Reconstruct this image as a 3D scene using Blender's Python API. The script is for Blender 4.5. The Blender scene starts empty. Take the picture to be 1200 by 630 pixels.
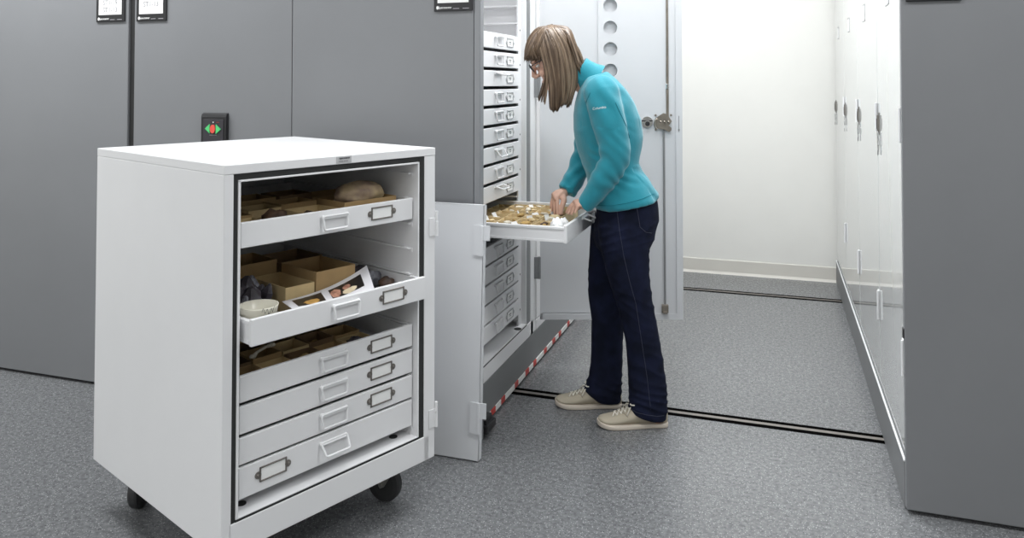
import bpy, bmesh, math, random
from mathutils import Vector, Matrix, Euler, noise
from mathutils.bvhtree import BVHTree
random.seed(7)
PI = math.pi
S = bpy.context.scene
COL = S.collection

# ------------------------------------------------------------------ camera
CAM_H, F_PX, P_Y, TILT, YAW = 1.32, 917.6066, 73.5887, 0.0252, 0.3246
cd = bpy.data.cameras.new('camera')
cam = bpy.data.objects.new('camera', cd)
COL.objects.link(cam)
cam.location = (0, 0, CAM_H)
cam.rotation_euler = (PI/2 + TILT, 0, YAW)
cd.sensor_width = 36
cd.lens = F_PX/1200*36
cd.shift_y = (P_Y - 315)/1200
cd.clip_start = .05
S.camera = cam

# ------------------------------------------------------------------ materials
def new_mat(name):
    m = bpy.data.materials.new(name)
    m.use_nodes = True
    nt = m.node_tree
    return m, nt, nt.nodes['Principled BSDF']

def N(nt, kind, **kw):
    n = nt.nodes.new(kind)
    for k, v in kw.items():
        if k in n.inputs.keys():
            n.inputs[k].default_value = v
        else:
            setattr(n, k, v)
    return n

def mat(name, col, rough=.5, metal=0., var=.04, scale=6., bump=0., bscale=200., spec=.5, col2=None, coat=0., vscale=(1, 1, 1), sheen=0.):
    """Painted / plain surface with slight procedural colour and roughness variation."""
    m, nt, b = new_mat(name)
    tc = N(nt, 'ShaderNodeTexCoord')
    mp = N(nt, 'ShaderNodeMapping')
    mp.inputs['Scale'].default_value = vscale
    nt.links.new(tc.outputs['Object'], mp.inputs['Vector'])
    nz = N(nt, 'ShaderNodeTexNoise', Scale=scale, Detail=4.)
    nt.links.new(mp.outputs[0], nz.inputs['Vector'])
    cr = N(nt, 'ShaderNodeValToRGB')
    c2 = col2 or tuple(max(0, c*(1 - var*2)) for c in col)
    cr.color_ramp.elements[0].position = .3
    cr.color_ramp.elements[1].position = .7
    cr.color_ramp.elements[0].color = (*c2, 1)
    cr.color_ramp.elements[1].color = (*col, 1)
    nt.links.new(nz.outputs['Fac'], cr.inputs['Fac'])
    nt.links.new(cr.outputs['Color'], b.inputs['Base Color'])
    b.inputs['Roughness'].default_value = rough
    b.inputs['Metallic'].default_value = metal
    b.inputs['Specular IOR Level'].default_value = spec
    b.inputs['Coat Weight'].default_value = coat
    b.inputs['Coat Roughness'].default_value = .06
    b.inputs['Sheen Weight'].default_value = sheen
    if bump:
        n2 = N(nt, 'ShaderNodeTexNoise', Scale=bscale, Detail=3.)
        nt.links.new(mp.outputs[0], n2.inputs['Vector'])
        bp = N(nt, 'ShaderNodeBump', Strength=bump, Distance=.002)
        nt.links.new(n2.outputs['Fac'], bp.inputs['Height'])
        nt.links.new(bp.outputs[0], b.inputs['Normal'])
    return m

def floor_mat():
    m, nt, b = new_mat('speckled_vinyl')
    tc = N(nt, 'ShaderNodeTexCoord')
    v1 = N(nt, 'ShaderNodeTexVoronoi', Scale=135.)
    v2 = N(nt, 'ShaderNodeTexVoronoi', Scale=95.)
    nz = N(nt, 'ShaderNodeTexNoise', Scale=70., Detail=6.)
    big = N(nt, 'ShaderNodeTexNoise', Scale=1.3, Detail=3.)
    for n in (v1, v2, nz, big):
        nt.links.new(tc.outputs['Object'], n.inputs['Vector'])
    base = N(nt, 'ShaderNodeValToRGB')
    e = base.color_ramp.elements
    e[0].position, e[1].position = .3, .72
    e[0].color, e[1].color = (.112, .115, .120, 1), (.222, .226, .232, 1)
    nt.links.new(nz.outputs['Fac'], base.inputs['Fac'])
    def spots(v, lo, hi, colr, prev):
        r = N(nt, 'ShaderNodeValToRGB')
        r.color_ramp.elements[0].position, r.color_ramp.elements[1].position = lo, hi
        r.color_ramp.elements[0].color, r.color_ramp.elements[1].color = (1, 1, 1, 1), (0, 0, 0, 1)
        nt.links.new(v.outputs['Distance'], r.inputs['Fac'])
        mx = N(nt, 'ShaderNodeMixRGB')
        nt.links.new(r.outputs[0], mx.inputs[0])
        nt.links.new(prev, mx.inputs[1])
        mx.inputs[2].default_value = (*colr, 1)
        return mx.outputs[0]
    c = spots(v1, .14, .26, (.44, .445, .45), base.outputs[0])
    c = spots(v2, .10, .20, (.035, .038, .044), c)
    mm = N(nt, 'ShaderNodeMixRGB', blend_type='MULTIPLY')
    mm.inputs[0].default_value = .5
    rr = N(nt, 'ShaderNodeValToRGB')
    rr.color_ramp.elements[0].color = (.72, .72, .73, 1)
    rr.color_ramp.elements[1].color = (1, 1, 1, 1)
    nt.links.new(big.outputs['Fac'], rr.inputs[0])
    nt.links.new(c, mm.inputs[1]); nt.links.new(rr.outputs[0], mm.inputs[2])
    nt.links.new(mm.outputs[0], b.inputs['Base Color'])
    b.inputs['Roughness'].default_value = .25
    bp = N(nt, 'ShaderNodeBump', Strength=.06, Distance=.002)
    nt.links.new(nz.outputs['Fac'], bp.inputs['Height'])
    nt.links.new(bp.outputs[0], b.inputs['Normal'])
    return m

def denim_mat():
    m, nt, b = new_mat('dark_denim')
    tc = N(nt, 'ShaderNodeTexCoord')
    wv = N(nt, 'ShaderNodeTexWave', Scale=260., Distortion=1.5)
    wv.bands_direction = 'DIAGONAL'
    nz = N(nt, 'ShaderNodeTexNoise', Scale=16., Detail=8.)
    for n in (wv, nz):
        nt.links.new(tc.outputs['Object'], n.inputs['Vector'])
    cr = N(nt, 'ShaderNodeValToRGB')
    e = cr.color_ramp.elements
    e[0].position, e[1].position = .35, .75
    e[0].color, e[1].color = (.0048, .0066, .0160, 1), (.0110, .0145, .0390, 1)
    nt.links.new(nz.outputs['Fac'], cr.inputs[0])
    nt.links.new(cr.outputs[0], b.inputs['Base Color'])
    b.inputs['Roughness'].default_value = .9
    b.inputs['Specular IOR Level'].default_value = .15
    b.inputs['Sheen Weight'].default_value = .0
    bp = N(nt, 'ShaderNodeBump', Strength=.25, Distance=.001)
    nt.links.new(wv.outputs['Fac'], bp.inputs['Height'])
    nt.links.new(bp.outputs[0], b.inputs['Normal'])
    return m

M = {
 'floor': floor_mat(),
 'wall': mat('wall_paint', (.75, .745, .71), .75, var=.01, bump=.05, bscale=150),
 'ceiling': mat('ceiling_paint', (.8, .8, .8), .9, var=.01),
 'base': mat('cove_base_vinyl', (.62, .60, .55), .55, var=.02),
 'white': mat('white_powder_coat', (.79, .79, .80), .34, var=.01, bump=.03, bscale=420),
 'gloss': mat('glossy_white_enamel', (.645, .66, .655), .06, var=.005, coat=.6),
 'doorwhite': mat('pale_grey_enamel', (.67, .68, .70), .32, var=.01, bump=.02, bscale=400),
 'grey': mat('grey_laminate', (.205, .210, .220), .42, var=.03, scale=2.2, bump=.06, bscale=330),
 'grey2': mat('grey_laminate_edge', (.23, .236, .248), .5, var=.02),
 'plinth': mat('grey_plinth_paint', (.18, .185, .19), .5, var=.03),
 'gasket': mat('black_rubber_gasket', (.022, .022, .022), .7, var=.1),
 'gasketg': mat('lit_gasket_grey', (.23, .235, .24), .8, var=.05),  # dark gasket as lit, light put into the colour; plain grey on fittings
 'black': mat('black_plastic', (.018, .018, .020), .42, var=.08),
 'groove': mat('dark_rail_groove', (.003, .003, .003), 1., var=.1, spec=0.),
 'steel': mat('brushed_steel', (.50, .49, .46), .36, metal=1., var=.08, scale=40, vscale=(1, 1, 12)),
 'railsteel': mat('dull_rail_steel', (.24, .22, .20), .6, metal=.2, var=.1, scale=30),
 'bronze': mat('nickel_plate', (.40, .36, .31), .38, metal=1., var=.12, scale=30),
 'framemetal': mat('antique_nickel', (.27, .25, .23), .42, metal=.8, var=.1, scale=30),
 'chrome': mat('chrome', (.75, .75, .75), .14, metal=1., var=.02),
 'card': mat('white_card', (.85, .85, .84), .8, var=.01),
 'ink': mat('black_ink', (.03, .03, .035), .8, var=.02),
 'inkgrey': mat('grey_ink', (.35, .34, .36), .8, var=.02),
 'silver': mat('silver_foil', (.50, .50, .51), .45, metal=0., var=.05),
 'redtape': mat('red_tape', (.48, .045, .035), .5, var=.08),
 'whitetape': mat('white_tape', (.78, .78, .76), .5, var=.04),
 'green': mat('green_button', (.10, .62, .20), .4, var=.03),
 'red': mat('red_button', (.80, .10, .07), .4, var=.03),
 'carton': mat('brown_cardboard', (.42, .28, .13), .85, var=.08, scale=14),
 'carton2': mat('tan_cardboard', (.64, .48, .25), .85, var=.08, scale=14),
 'carton3': mat('dark_cardboard', (.21, .13, .065), .85, var=.1, scale=14),
 'strawboard': mat('pale_strawboard', (.76, .60, .35), .85, var=.08, scale=14),
 'bone': mat('old_bone', (.60, .47, .25), .65, var=.3, scale=13, col2=(.16, .10, .095), bump=.3, bscale=60),
 'bonew': mat('pale_bone', (.78, .72, .60), .6, var=.1, scale=30),
 'amber': mat('honey_bone', (.58, .38, .13), .6, var=.2, scale=40),
 'mineral': mat('dark_crystal', (.11, .10, .12), .22, var=.4, scale=26, col2=(.02, .016, .02), bump=.5, bscale=50),
 'crystal': mat('smoky_quartz', (.40, .40, .45), .12, var=.3, scale=34, col2=(.05, .05, .06)),
 'rockbrown': mat('brown_ore', (.15, .085, .05), .6, var=.4, scale=30, col2=(.03, .018, .014), bump=.6, bscale=70),
 'bowl': mat('cream_ceramic', (.74, .71, .60), .3, var=.03),
 'paper': mat('photo_paper', (.80, .79, .82), .5, var=.01),
 'photoblack': mat('photo_black', (.018, .015, .014), .35, var=.1),
 'photoamber': mat('photo_amber', (.80, .46, .13), .4, var=.2, scale=60),
 'photopink': mat('photo_flesh', (.72, .38, .26), .4, var=.2, scale=60, col2=(.30, .14, .10)),
 'photocream': mat('photo_cream', (.85, .72, .50), .4, var=.1, scale=60),
 'tissue': mat('white_tissue', (.88, .88, .88), .9, var=.03, bump=.5, bscale=120),
 'skin': mat('skin', (.66, .40, .30), .52, var=.06, scale=25, bump=.06, bscale=300),
 'lip': mat('lips', (.50, .20, .17), .45, var=.05),
 'eye': mat('eye_white', (.8, .78, .75), .2, var=.02),
 'iris': mat('iris', (.08, .06, .04), .2, var=.02),
 'hair': mat('brown_hair', (.165, .110, .069), .42, var=.3, scale=30, col2=(.088, .056, .034), vscale=(3, 3, .5)),
 'hairdark': mat('dark_brown_hair', (.120, .073, .042), .42, var=.3, scale=30, col2=(.060, .036, .021), vscale=(3, 3, .5)),
 'hairlight': mat('light_brown_hair', (.27, .19, .125), .42, var=.3, scale=30, col2=(.18, .124, .080), vscale=(3, 3, .5)),
 'fleece': mat('teal_fleece', (.012, .255, .330), .92, var=.05, scale=20, bump=.35, bscale=420, sheen=.3),
 'fleeced': mat('teal_seam', (.006, .17, .225), .95, var=.05),
 'denim': denim_mat(),
 'stitch': mat('denim_stitch', (.035, .038, .065), .8, var=.05),
 'shoe': mat('beige_canvas', (.45, .40, .31), .85, var=.06, bump=.3, bscale=350),
 'sole': mat('tan_rubber_sole', (.62, .55, .47), .7, var=.04),
 'lace': mat('cream_lace', (.72, .68, .60), .9, var=.04),
 'pinkstitch': mat('white_embroidery', (.8, .86, .86), .8, var=.02),
 'tyre': mat('caster_rubber', (.035, .035, .037), .6, var=.08),
}

# ------------------------------------------------------------------ mesh helpers
class MB:
    def __init__(self):
        self.bm = bmesh.new()
        self.mi = 0
    def _fin(self, verts, faces):
        vs = [self.bm.verts.new(v) for v in verts]
        for f in faces:
            try:
                fc = self.bm.faces.new([vs[i] for i in f])
                fc.material_index = self.mi
            except ValueError:
                pass
        return vs
    def box(self, x0, x1, y0, y1, z0, z1, bev=0., seg=2, mtx=None):
        t = bmesh.new()
        bmesh.ops.create_cube(t, size=1)
        for v in t.verts:
            v.co = Vector(((x0+x1)/2 + v.co.x*(x1-x0), (y0+y1)/2 + v.co.y*(y1-y0), (z0+z1)/2 + v.co.z*(z1-z0)))
        if bev:
            bev = min(bev, .45*min(abs(x1-x0), abs(y1-y0), abs(z1-z0)))
            bmesh.ops.bevel(t, geom=t.edges[:], offset=bev, segments=seg, profile=.5, affect='EDGES')
        self.merge(t, mtx)
        return self
    def merge(self, t, mtx=None):
        if mtx is not None:
            t.transform(mtx)
        t.verts.index_update()
        self._fin([v.co.copy() for v in t.verts], [[v.index for v in f.verts] for f in t.faces])
        t.free()
    def prism(self, poly, axis, a, b, mtx=None):
        """Extrude a 2D polygon along 'x','y' or 'z' between a and b."""
        def p3(p, h):
            return {'x': (h, p[0], p[1]), 'y': (p[0], h, p[1]), 'z': (p[0], p[1], h)}[axis]
        n = len(poly)
        t = bmesh.new()
        vs = [t.verts.new(p3(p, a)) for p in poly] + [t.verts.new(p3(p, b)) for p in poly]
        t.faces.new(vs[:n]); t.faces.new(vs[n:][::-1])
        for i in range(n):
            j = (i+1) % n
            t.faces.new((vs[i], vs[n+i], vs[n+j], vs[j]))
        bmesh.ops.recalc_face_normals(t, faces=t.faces[:])
        self.merge(t, mtx)
        return self
    def loft(self, rings, cap=True):
        n = len(rings[0])
        verts = [p for r in rings for p in r]
        faces = []
        for i in range(len(rings)-1):
            for j in range(n):
                k = (j+1) % n
                faces.append((i*n+j, i*n+k, (i+1)*n+k, (i+1)*n+j))
        if cap:
            faces.append(tuple(range(n))[::-1])
            faces.append(tuple(range((len(rings)-1)*n, len(rings)*n)))
        self._fin(verts, faces)
        return self
    def tube(self, pts, r, n=8, closed=False, flat=1., up=None):
        pts = [Vector(p) for p in pts]
        m = len(pts)
        rs = r if isinstance(r, (list, tuple)) else [r]*m
        rings = []
        ref = Vector(up) if up else None
        prev = None
        for i, p in enumerate(pts):
            if closed:
                t = pts[(i+1) % m] - pts[(i-1) % m]
            else:
                t = pts[min(i+1, m-1)] - pts[max(i-1, 0)]
            t = t.normalized() if t.length > 1e-9 else Vector((0, 0, 1))
            if prev is None:
                u = ref if ref is not None else (Vector((0, 0, 1)) if abs(t.z) < .9 else Vector((1, 0, 0)))
            else:
                u = prev
            u = (u - t*u.dot(t))
            u = u.normalized() if u.length > 1e-6 else t.orthogonal().normalized()
            prev = u
            w = t.cross(u)
            rings.append([p + (u*math.cos(2*PI*k/n) + w*math.sin(2*PI*k/n)*flat)*rs[i] for k in range(n)])
        if closed:
            rings.append(rings[0])
            self.loft(rings, cap=False)
        else:
            self.loft(rings)
        return self
    def ell(self, c, r, n=16, m=10, mtx=None):
        t = bmesh.new()
        bmesh.ops.create_uvsphere(t, u_segments=n, v_segments=m, radius=1)
        for v in t.verts:
            v.co = Vector((c[0]+v.co.x*r[0], c[1]+v.co.y*r[1], c[2]+v.co.z*r[2]))
        self.merge(t, mtx)
        return self
    def cyl(self, a, b, r, n=20, r2=None):
        a, b = Vector(a), Vector(b)
        return self.tube([a, b], [r, r if r2 is None else r2], n)
    def build(self, name, m, parent=None, smooth=False, loc=None, rot=None, weld=False):
        if weld:
            bmesh.ops.remove_doubles(self.bm, verts=self.bm.verts[:], dist=1e-5)
        bmesh.ops.recalc_face_normals(self.bm, faces=self.bm.faces[:])
        me = bpy.data.meshes.new(name)
        self.bm.to_mesh(me)
        self.bm.free()
        for x in (m if isinstance(m, (list, tuple)) else [m]):
            me.materials.append(M[x] if isinstance(x, str) else x)
        if smooth:
            for p in me.polygons:
                p.use_smooth = True
        o = bpy.data.objects.new(name, me)
        COL.objects.link(o)
        if parent is not None:
            o.parent = parent
        if loc is not None:
            o.location = loc
        if rot is not None:
            o.rotation_euler = rot
        return o

def tag(o, label, cat, group=None, kind=None):
    if label: o['label'] = label
    if cat: o['category'] = cat
    if group: o['group'] = group
    if kind: o['kind'] = kind
    return o

def thing(name, label, cat, loc=(0, 0, 0), rz=0., group=None):
    o = bpy.data.objects.new(name, None)
    COL.objects.link(o)
    o.location = loc
    o.rotation_euler = (0, 0, rz)
    o.empty_display_size = .1
    return tag(o, label, cat, group)

def struct(o):
    o['kind'] = 'structure'
    return o

def text_mesh(body, size, depth=.0006):
    """Lettering as a mesh, centred in the XZ plane and facing -Y."""
    c = bpy.data.curves.new('lettering', 'FONT')
    c.body = body
    c.size = size
    c.align_x = 'CENTER'
    c.align_y = 'CENTER'
    c.extrude = depth
    c.resolution_u = 3
    o = bpy.data.objects.new('lettering', c)
    COL.objects.link(o)
    dg = bpy.context.evaluated_depsgraph_get()
    dg.update()
    me = bpy.data.meshes.new_from_object(o.evaluated_get(dg))
    bpy.data.objects.remove(o)
    bpy.data.curves.remove(c)
    me.transform(Matrix.Rotation(PI/2, 4, 'X'))
    return me

def lettering(name, body, size, loc, m, parent, sx=1., rz=0.):
    me = text_mesh(body, size)
    me.transform(Matrix.Diagonal((sx, 1, 1, 1)))
    me.materials.clear()
    me.materials.append(M[m])
    o = bpy.data.objects.new(name, me)
    COL.objects.link(o)
    o.parent = parent
    o.location = loc
    o.rotation_euler = (0, 0, rz)
    return o

def dup_tree(o, parent=None):
    c = o.copy()
    COL.objects.link(c)
    c.parent = parent
    for ch in o.children:
        dup_tree(ch, c)
    return c

def remesh(o, voxel, smooth_it=6, fac=.5):
    md = o.modifiers.new('r', 'REMESH'); md.mode = 'VOXEL'; md.voxel_size = voxel; md.use_smooth_shade = True
    if smooth_it:
        sm = o.modifiers.new('s', 'SMOOTH'); sm.factor = fac; sm.iterations = smooth_it
    dg = bpy.context.evaluated_depsgraph_get(); dg.update()
    me = bpy.data.meshes.new_from_object(o.evaluated_get(dg))
    mats = [m for m in o.data.materials]
    o.modifiers.clear()
    me.name = o.name
    o.data = me
    me.materials.clear()
    for m in mats:
        me.materials.append(m)
    for p in me.polygons:
        p.use_smooth = True
        p.material_index = 0
    return o

# ------------------------------------------------------------------ the room
RX0, RX1, RY0, RY1, RZ = -4.9, 3.6, -3.0, 5.632, 2.9
struct(MB().box(RX0, RX1, RY0, RY1, -.1, 0).build('floor', 'floor'))
struct(MB().box(RX0-.1, RX1+.1, RY0-.1, RY1+.1, RZ, RZ+.1).build('ceiling', 'ceiling'))
struct(MB().box(RX0-.1, RX1+.1, RY1, RY1+.1, -.1, RZ).build('wall_back', 'wall'))
struct(MB().box(RX0-.1, RX1+.1, RY0-.1, RY0, -.1, RZ).build('wall_front', 'wall'))
struct(MB().box(RX0-.1, RX0, RY0, RY1, -.1, RZ).build('wall_left', 'wall'))
struct(MB().box(RX1, RX1+.1, RY0, RY1, -.1, RZ).build('wall_right', 'wall'))
# vinyl cove base with a small toe
b = MB()
b.prism([(RY1-.0005, 0), (RY1-.022, 0), (RY1-.016, .006), (RY1-.010, .016), (RY1-.008, .094), (RY1-.004, .098), (RY1-.0005, .098)], 'x', RX0, RX1)
struct(b.build('baseboard_back', 'base'))

# ceiling lamps of the room
def lamp(x, y, sx, sy, power, col=(.965, .985, 1.)):
    l = bpy.data.lights.new('ceiling_lamp', 'AREA')
    l.shape = 'RECTANGLE'; l.size = sx; l.size_y = sy; l.energy = power; l.color = col
    o = bpy.data.objects.new('ceiling_lamp', l)
    COL.objects.link(o)
    o.location = (x, y, RZ-.02)
    return o
lamp(-.50, 3.75, .8, 1.9, 86)
lamp(-.40, 1.85, .9, .4, 21)
lamp(-3.2, 1.95, 1.9, .4, 74)
lamp(1.5, 1.8, 1.3, .4, 34)
lamp(-1.6, -1.9, 4.2, 1.6, 112)

# floor tracks of the mobile shelving
def floor_rail(y, label):
    t = thing('floor_rail', label, 'floor rail', (0, y, 0))
    MB().box(-4.6, 3.2, -.036, -.0105, 0, .0012).build('groove', 'groove', t)
    MB().box(-4.6, 3.2, .0105, .036, 0, .0012).build('groove', 'groove', t)
    MB().box(-4.6, 3.2, -.0105, .0105, 0, .0014).build('rail_bar', 'railsteel', t)
floor_rail(3.217, 'steel floor rail between two black grooves running under the woman\'s shoes')
floor_rail(5.149, 'steel floor rail between two black grooves close to the back wall')
# ------------------------------------------------------------------ mobile carriages with grey end panels
PY = 2.692          # plane of the end panels
PZ1 = 2.30
AX_L, AX_R = -1.07, .369    # faces of the carriages on both sides of the aisle

def carriage(label, x0, x1, panels, base_x0, base_x1, strip_side):
    t = thing('mobile_carriage', label, 'mobile shelving carriage', (x0, PY, 0))
    for a, b_ in panels:
        MB().box(a-x0, b_-x0, 0, .028, .012, PZ1, .003).build('end_panel', 'grey', t)
    MB().box(base_x0-x0, base_x1-x0, .03, RY1-.35-PY, .012, .128, .003).build('base', 'plinth', t)
    if strip_side:
        xe = (base_x1 if strip_side > 0 else base_x0) - x0
    return t

c1 = carriage('leftmost grey mobile carriage end, left of the dark gap', -4.3, -2.667, [(-4.3, -3.49), (-3.486, -2.667)], -4.3, -2.68, 0)
MB().box(1.6335, 1.6665, .012, .09, .012, PZ1).build('gap_shade', 'gasket', c1)  # dark filler added to stand for the shade in the gap

c2 = thing('mobile_carriage', 'grey two-panel mobile carriage end behind the white rolling cabinet', 'mobile shelving carriage', (-2.632, PY, 0))
X0 = -2.632
MB().box(0, .7945, 0, .028, .012, PZ1, .002).build('end_panel', 'grey', c2)
MB().box(.7975, 1.577, 0, .028, .012, PZ1, .002).build('end_panel', 'grey', c2)
MB().box(1.5785, 1.604, -.002, .036, .012, PZ1, .004).build('corner_trim', 'grey2', c2)
MB().box(.01, AX_L-X0, .03, RY1-.30-PY, .012, .164, .003).build('base', 'plinth', c2)
# red and white safety strip along the base
sw = MB()
y = .12
k = 0
lens = [.05, .10, .055, .065, .05, .125]
cuts = [y]
while cuts[-1] < 2.5:
    cuts.append(cuts[-1]+lens[len(cuts) % len(lens)])
b1 = MB()
vs, fs = [], []
for yy in cuts:
    vs += [(AX_L-X0, yy, .012), (AX_L-X0+.0035, yy, .012), (AX_L-X0+.0035, yy, .034), (AX_L-X0, yy, .034)]
b1._fin(vs, [(4*i+j, 4*i+(j+1) % 4, 4*i+4+(j+1) % 4, 4*i+4+j) for i in range(len(cuts)-1) for j in range(4)])
o = b1.build('safety_strip', ['whitetape', 'redtape'], c2)
o['label'] = 'safety strip banded in red and white'
for i, p in enumerate(o.data.polygons):
    p.material_index = (i//4) % 2
# photo-sweep sensor at the foot of the corner
bp = MB().box(AX_L-X0-.05, AX_L-X0+.035, .037, .155, .012, .062, .008)
bp.box(AX_L-X0+.028, AX_L-X0+.052, .05, .145, .02, .05, .005)
bp.box(AX_L-X0-.03, AX_L-X0+.045, .060, .066, .02, .066, .002)
bp.build('floor_sensor', 'black', c2)

c3 = thing('mobile_carriage', 'grey carriage end panel filling the right edge of the room', 'mobile shelving carriage', (.3705, PY, 0))
MB().box(0, .80, 0, .028, .012, PZ1, .003).build('end_panel', 'grey', c3)
MB().box(.803, 1.60, 0, .028, .012, PZ1, .003).build('end_panel', 'grey', c3)
MB().box(AX_R-.3705, 1.6, .03, RY1-.02-PY, .0, .144, .003).build('base', 'plinth', c3)
MB().box(AX_R-.3705-.0015, AX_R-.3705+.005, .03, RY1-.02-PY, .1442, .150, .001).build('ledge_strip', 'white', c3)
MB().box(-.004, .006, .004, .024, .53, .56, .002).build('edge_clip', 'black', c3)

# ---- label holders on the panels
def sign(label, xa, xb, zb, lines, ztop, third=False):
    t = thing('label_holder', label, 'sign', ((xa+xb)/2, PY-.0005, zb))
    w = (xb-xa)/2
    h = ztop-zb
    MB().box(-w, w, -.007, 0, 0, h, .0025).build('frame', 'black', t)
    MB().box(-w*.80, w*.80, -.0078, -.007, .031, h-.010).build('card', 'card', t)
    for z, s in lines:
        lettering('lettering', s, .030, (0, -.0082, z), 'inkgrey', t, sx=.95)
    MB().prism([(-w*.86, .010), (-w*.80, .006), (-w*.74, .010), (-w*.74, .017), (-w*.80, .021), (-w*.86, .017)], 'y', -.0078, -.0068).build('emblem', 'card', t)
    lettering('lettering', 'Spacesaver', .0125, (-w*.42, -.0076, .0135), 'card', t)
    MB().box(w*.0, w*.32, -.0076, -.0069, .008, .0105).box(w*.5, w*.82, -.0076, -.0069, .008, .0105).build('fine_print', 'inkgrey', t)
    return t
sign('black framed card reading ST1-19 over ST1-13, on the leftmost grey panel', -2.841, -2.682, 1.586, [(.084, 'ST1-19'), (.052, 'ST1-13')], .118+1.586)
sign('black framed card with the single line ST1-13, just right of the dark gap', -2.618, -2.458, 1.584, [(.072, 'ST1-13')], .125+1.584)
sign('black framed card reading ST2 at the panel edge near the drawers', -1.213, -1.057, 1.586, [(.052, 'ST2')], .118+1.586)
sign('black framed card high on the right hand grey panel', .385, .540, 1.5705, [(.06, 'ST2')], .118+1.5705)

# ---- control unit with arrow buttons
t = thing('control_panel', 'black control unit with green arrows and red button above the rolling cabinet', 'control panel', (-2.2, PY-.0005, 1.02))
MB().prism([(0, 0), (-.016, 0), (-.016, .158), (-.012, .170), (0, .175)], 'x', -.062, .062).build('housing', 'black', t)
b = MB().box(-.05, .05, -.0185, -.0155, .03, .148, .001)
b.build('face_plate', mat('control_face', (.035, .033, .04), .5), t)
MB().box(-.036, .036, -.021, -.0165, .004, .022, .002).build('lower_cover', 'grey2', t)
MB().prism([(-.039, .110), (-.0155, .0905), (-.0155, .1295)], 'y', -.022, -.018).build('arrow_button', 'green', t)
MB().prism([(.039, .108), (.0155, .0885), (.0155, .1275)], 'y', -.022, -.018).build('arrow_button', 'green', t)
b = MB(); bm_ = [(.0125*math.cos(a*PI/12), .109+.0175*math.sin(a*PI/12)) for a in range(24)]
b.prism(bm_, 'y', -.024, -.018).build('stop_button', 'red', t)
MB().ell((0, -.019, .136), (.0028, .002, .0028), 10, 8).build('indicator_light', 'card', t)
MB().box(-.018, .018, -.0192, -.018, .083, .0845).build('fine_print', 'inkgrey', t)
MB().box(.016, .030, -.0192, -.018, .136, .1375).build('fine_print', 'redtape', t)

# ------------------------------------------------------------------ drawers (shared by both open cabinets)
def handle_mesh():
    b = MB()
    w, h = .041, .037
    # curved upper bar, then the wire loop
    b.box(-w, w, -.010, -.002, -.006, .004, .002)
    pts = []
    for (cx, cz, a0) in ((w-.007, -h+.007, -90), (w-.004, -.004, 0), (-w+.004, -.004, 90), (-w+.007, -h+.007, 180)):
        for k in range(5):
            a = math.radians(a0+k*22.5)
            pts.append((cx+.006*math.cos(a), -.0085-.003*min(1, max(0, (-cz)/h)), cz+.006*math.sin(a)))
    b.tube(pts, .0031, 8, closed=True)
    for s in (-1, 1):
        b.ell((s*w, -.004, 0), (.006, .005, .006), 10, 8)
    return b
def holder_mesh():
    b = MB()
    w, h = .040, .019
    for (a, c, d, e) in ((-w, w, h-.004, h), (-w, w, -h, -h+.004), (-w, -w+.004, -h, h), (w-.004, w, -h, h)):
        b.box(a, c, -.0035, 0, d, e, .001)
    for s in (-1, 1):
        b.cyl((s*(w+.004), 0, 0), (s*(w+.004), -.0025, 0), .009, 14)
        b.ell((s*(w+.005), -.003, 0), (.004, .0022, .004), 10, 6)
    return b
HM = LM = CM = None
def drawer(parent, x0, x1, yf, z0, z1, depth, hx, lx, matl='white', swing=0., card_mark=False, label=None, lz=0.):
    """A steel tray drawer: front, two sides, back and bottom in one mesh; pull, label frame and card are its sub-parts."""
    global HM, LM, CM
    t = .0015
    b = MB()
    b.box(x0, x1, yf, yf+.012, z0, z1, .0022)
    b.box(x0+.002, x0+.012, yf+.010, yf+depth, z0+.004, z1-.006, .001)
    b.box(x1-.012, x1-.002, yf+.010, yf+depth, z0+.004, z1-.006, .001)
    b.box(x0+.004, x1-.004, yf+depth-.012, yf+depth, z0+.004, z1-.006, .001)
    b.box(x0+.004, x1-.004, yf+.008, yf+depth, z0+.003, z0+.007)
    for xx in (x0, x1):   # runner flange folded along the foot of each side
        b.box(xx-.0015 if xx == x0 else xx-.004, xx+.004 if xx == x0 else xx+.0015, yf+.011, yf+depth, z1-.016, z1-.006, .0015)
        b.box(min(xx, xx+.004), max(xx, xx+.004), yf+.012, yf+depth, z0+.004, z0+.012) if xx == x0 else b.box(xx-.004, xx, yf+.012, yf+depth, z0+.004, z0+.012)
    d = b.build('drawer', matl, parent)
    if label: d['label'] = label
    zc = (z0+z1)/2
    if HM is None:
        h = handle_mesh().build('handle', 'white', d, smooth=False); HM = h.data
    else:
        h = bpy.data.objects.new('handle', HM); COL.objects.link(h); h.parent = d
    h.location = (hx, yf, zc+.016); h.rotation_euler = (swing, 0, 0)
    if lx is not None:
        if LM is None: LM = {}
        fm = 'silver' if card_mark else 'framemetal'
        if fm not in LM:
            l = holder_mesh().build('label_frame', fm, d); LM[fm] = l.data
        else:
            l = bpy.data.objects.new('label_frame', LM[fm]); COL.objects.link(l); l.parent = d
        l.location = (lx, yf, zc+lz)
        if CM is None:
            c = MB().box(-.037, .037, -.0012, 0, -.016, .016).build('label_card', 'card', d); CM = c.data
        else:
            c = bpy.data.objects.new('label_card', CM); COL.objects.link(c); c.parent = d
        c.location = (lx, yf, zc+lz)
        if card_mark:
            MB().box(lx-.014, lx+.014, yf-.0018, yf-.001, zc+lz+.001, zc+lz+.004).box(lx-.008, lx+.010, yf-.0018, yf-.001, zc+lz-.006, zc+lz-.004).build('print', 'ink', d)
    return d

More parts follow.
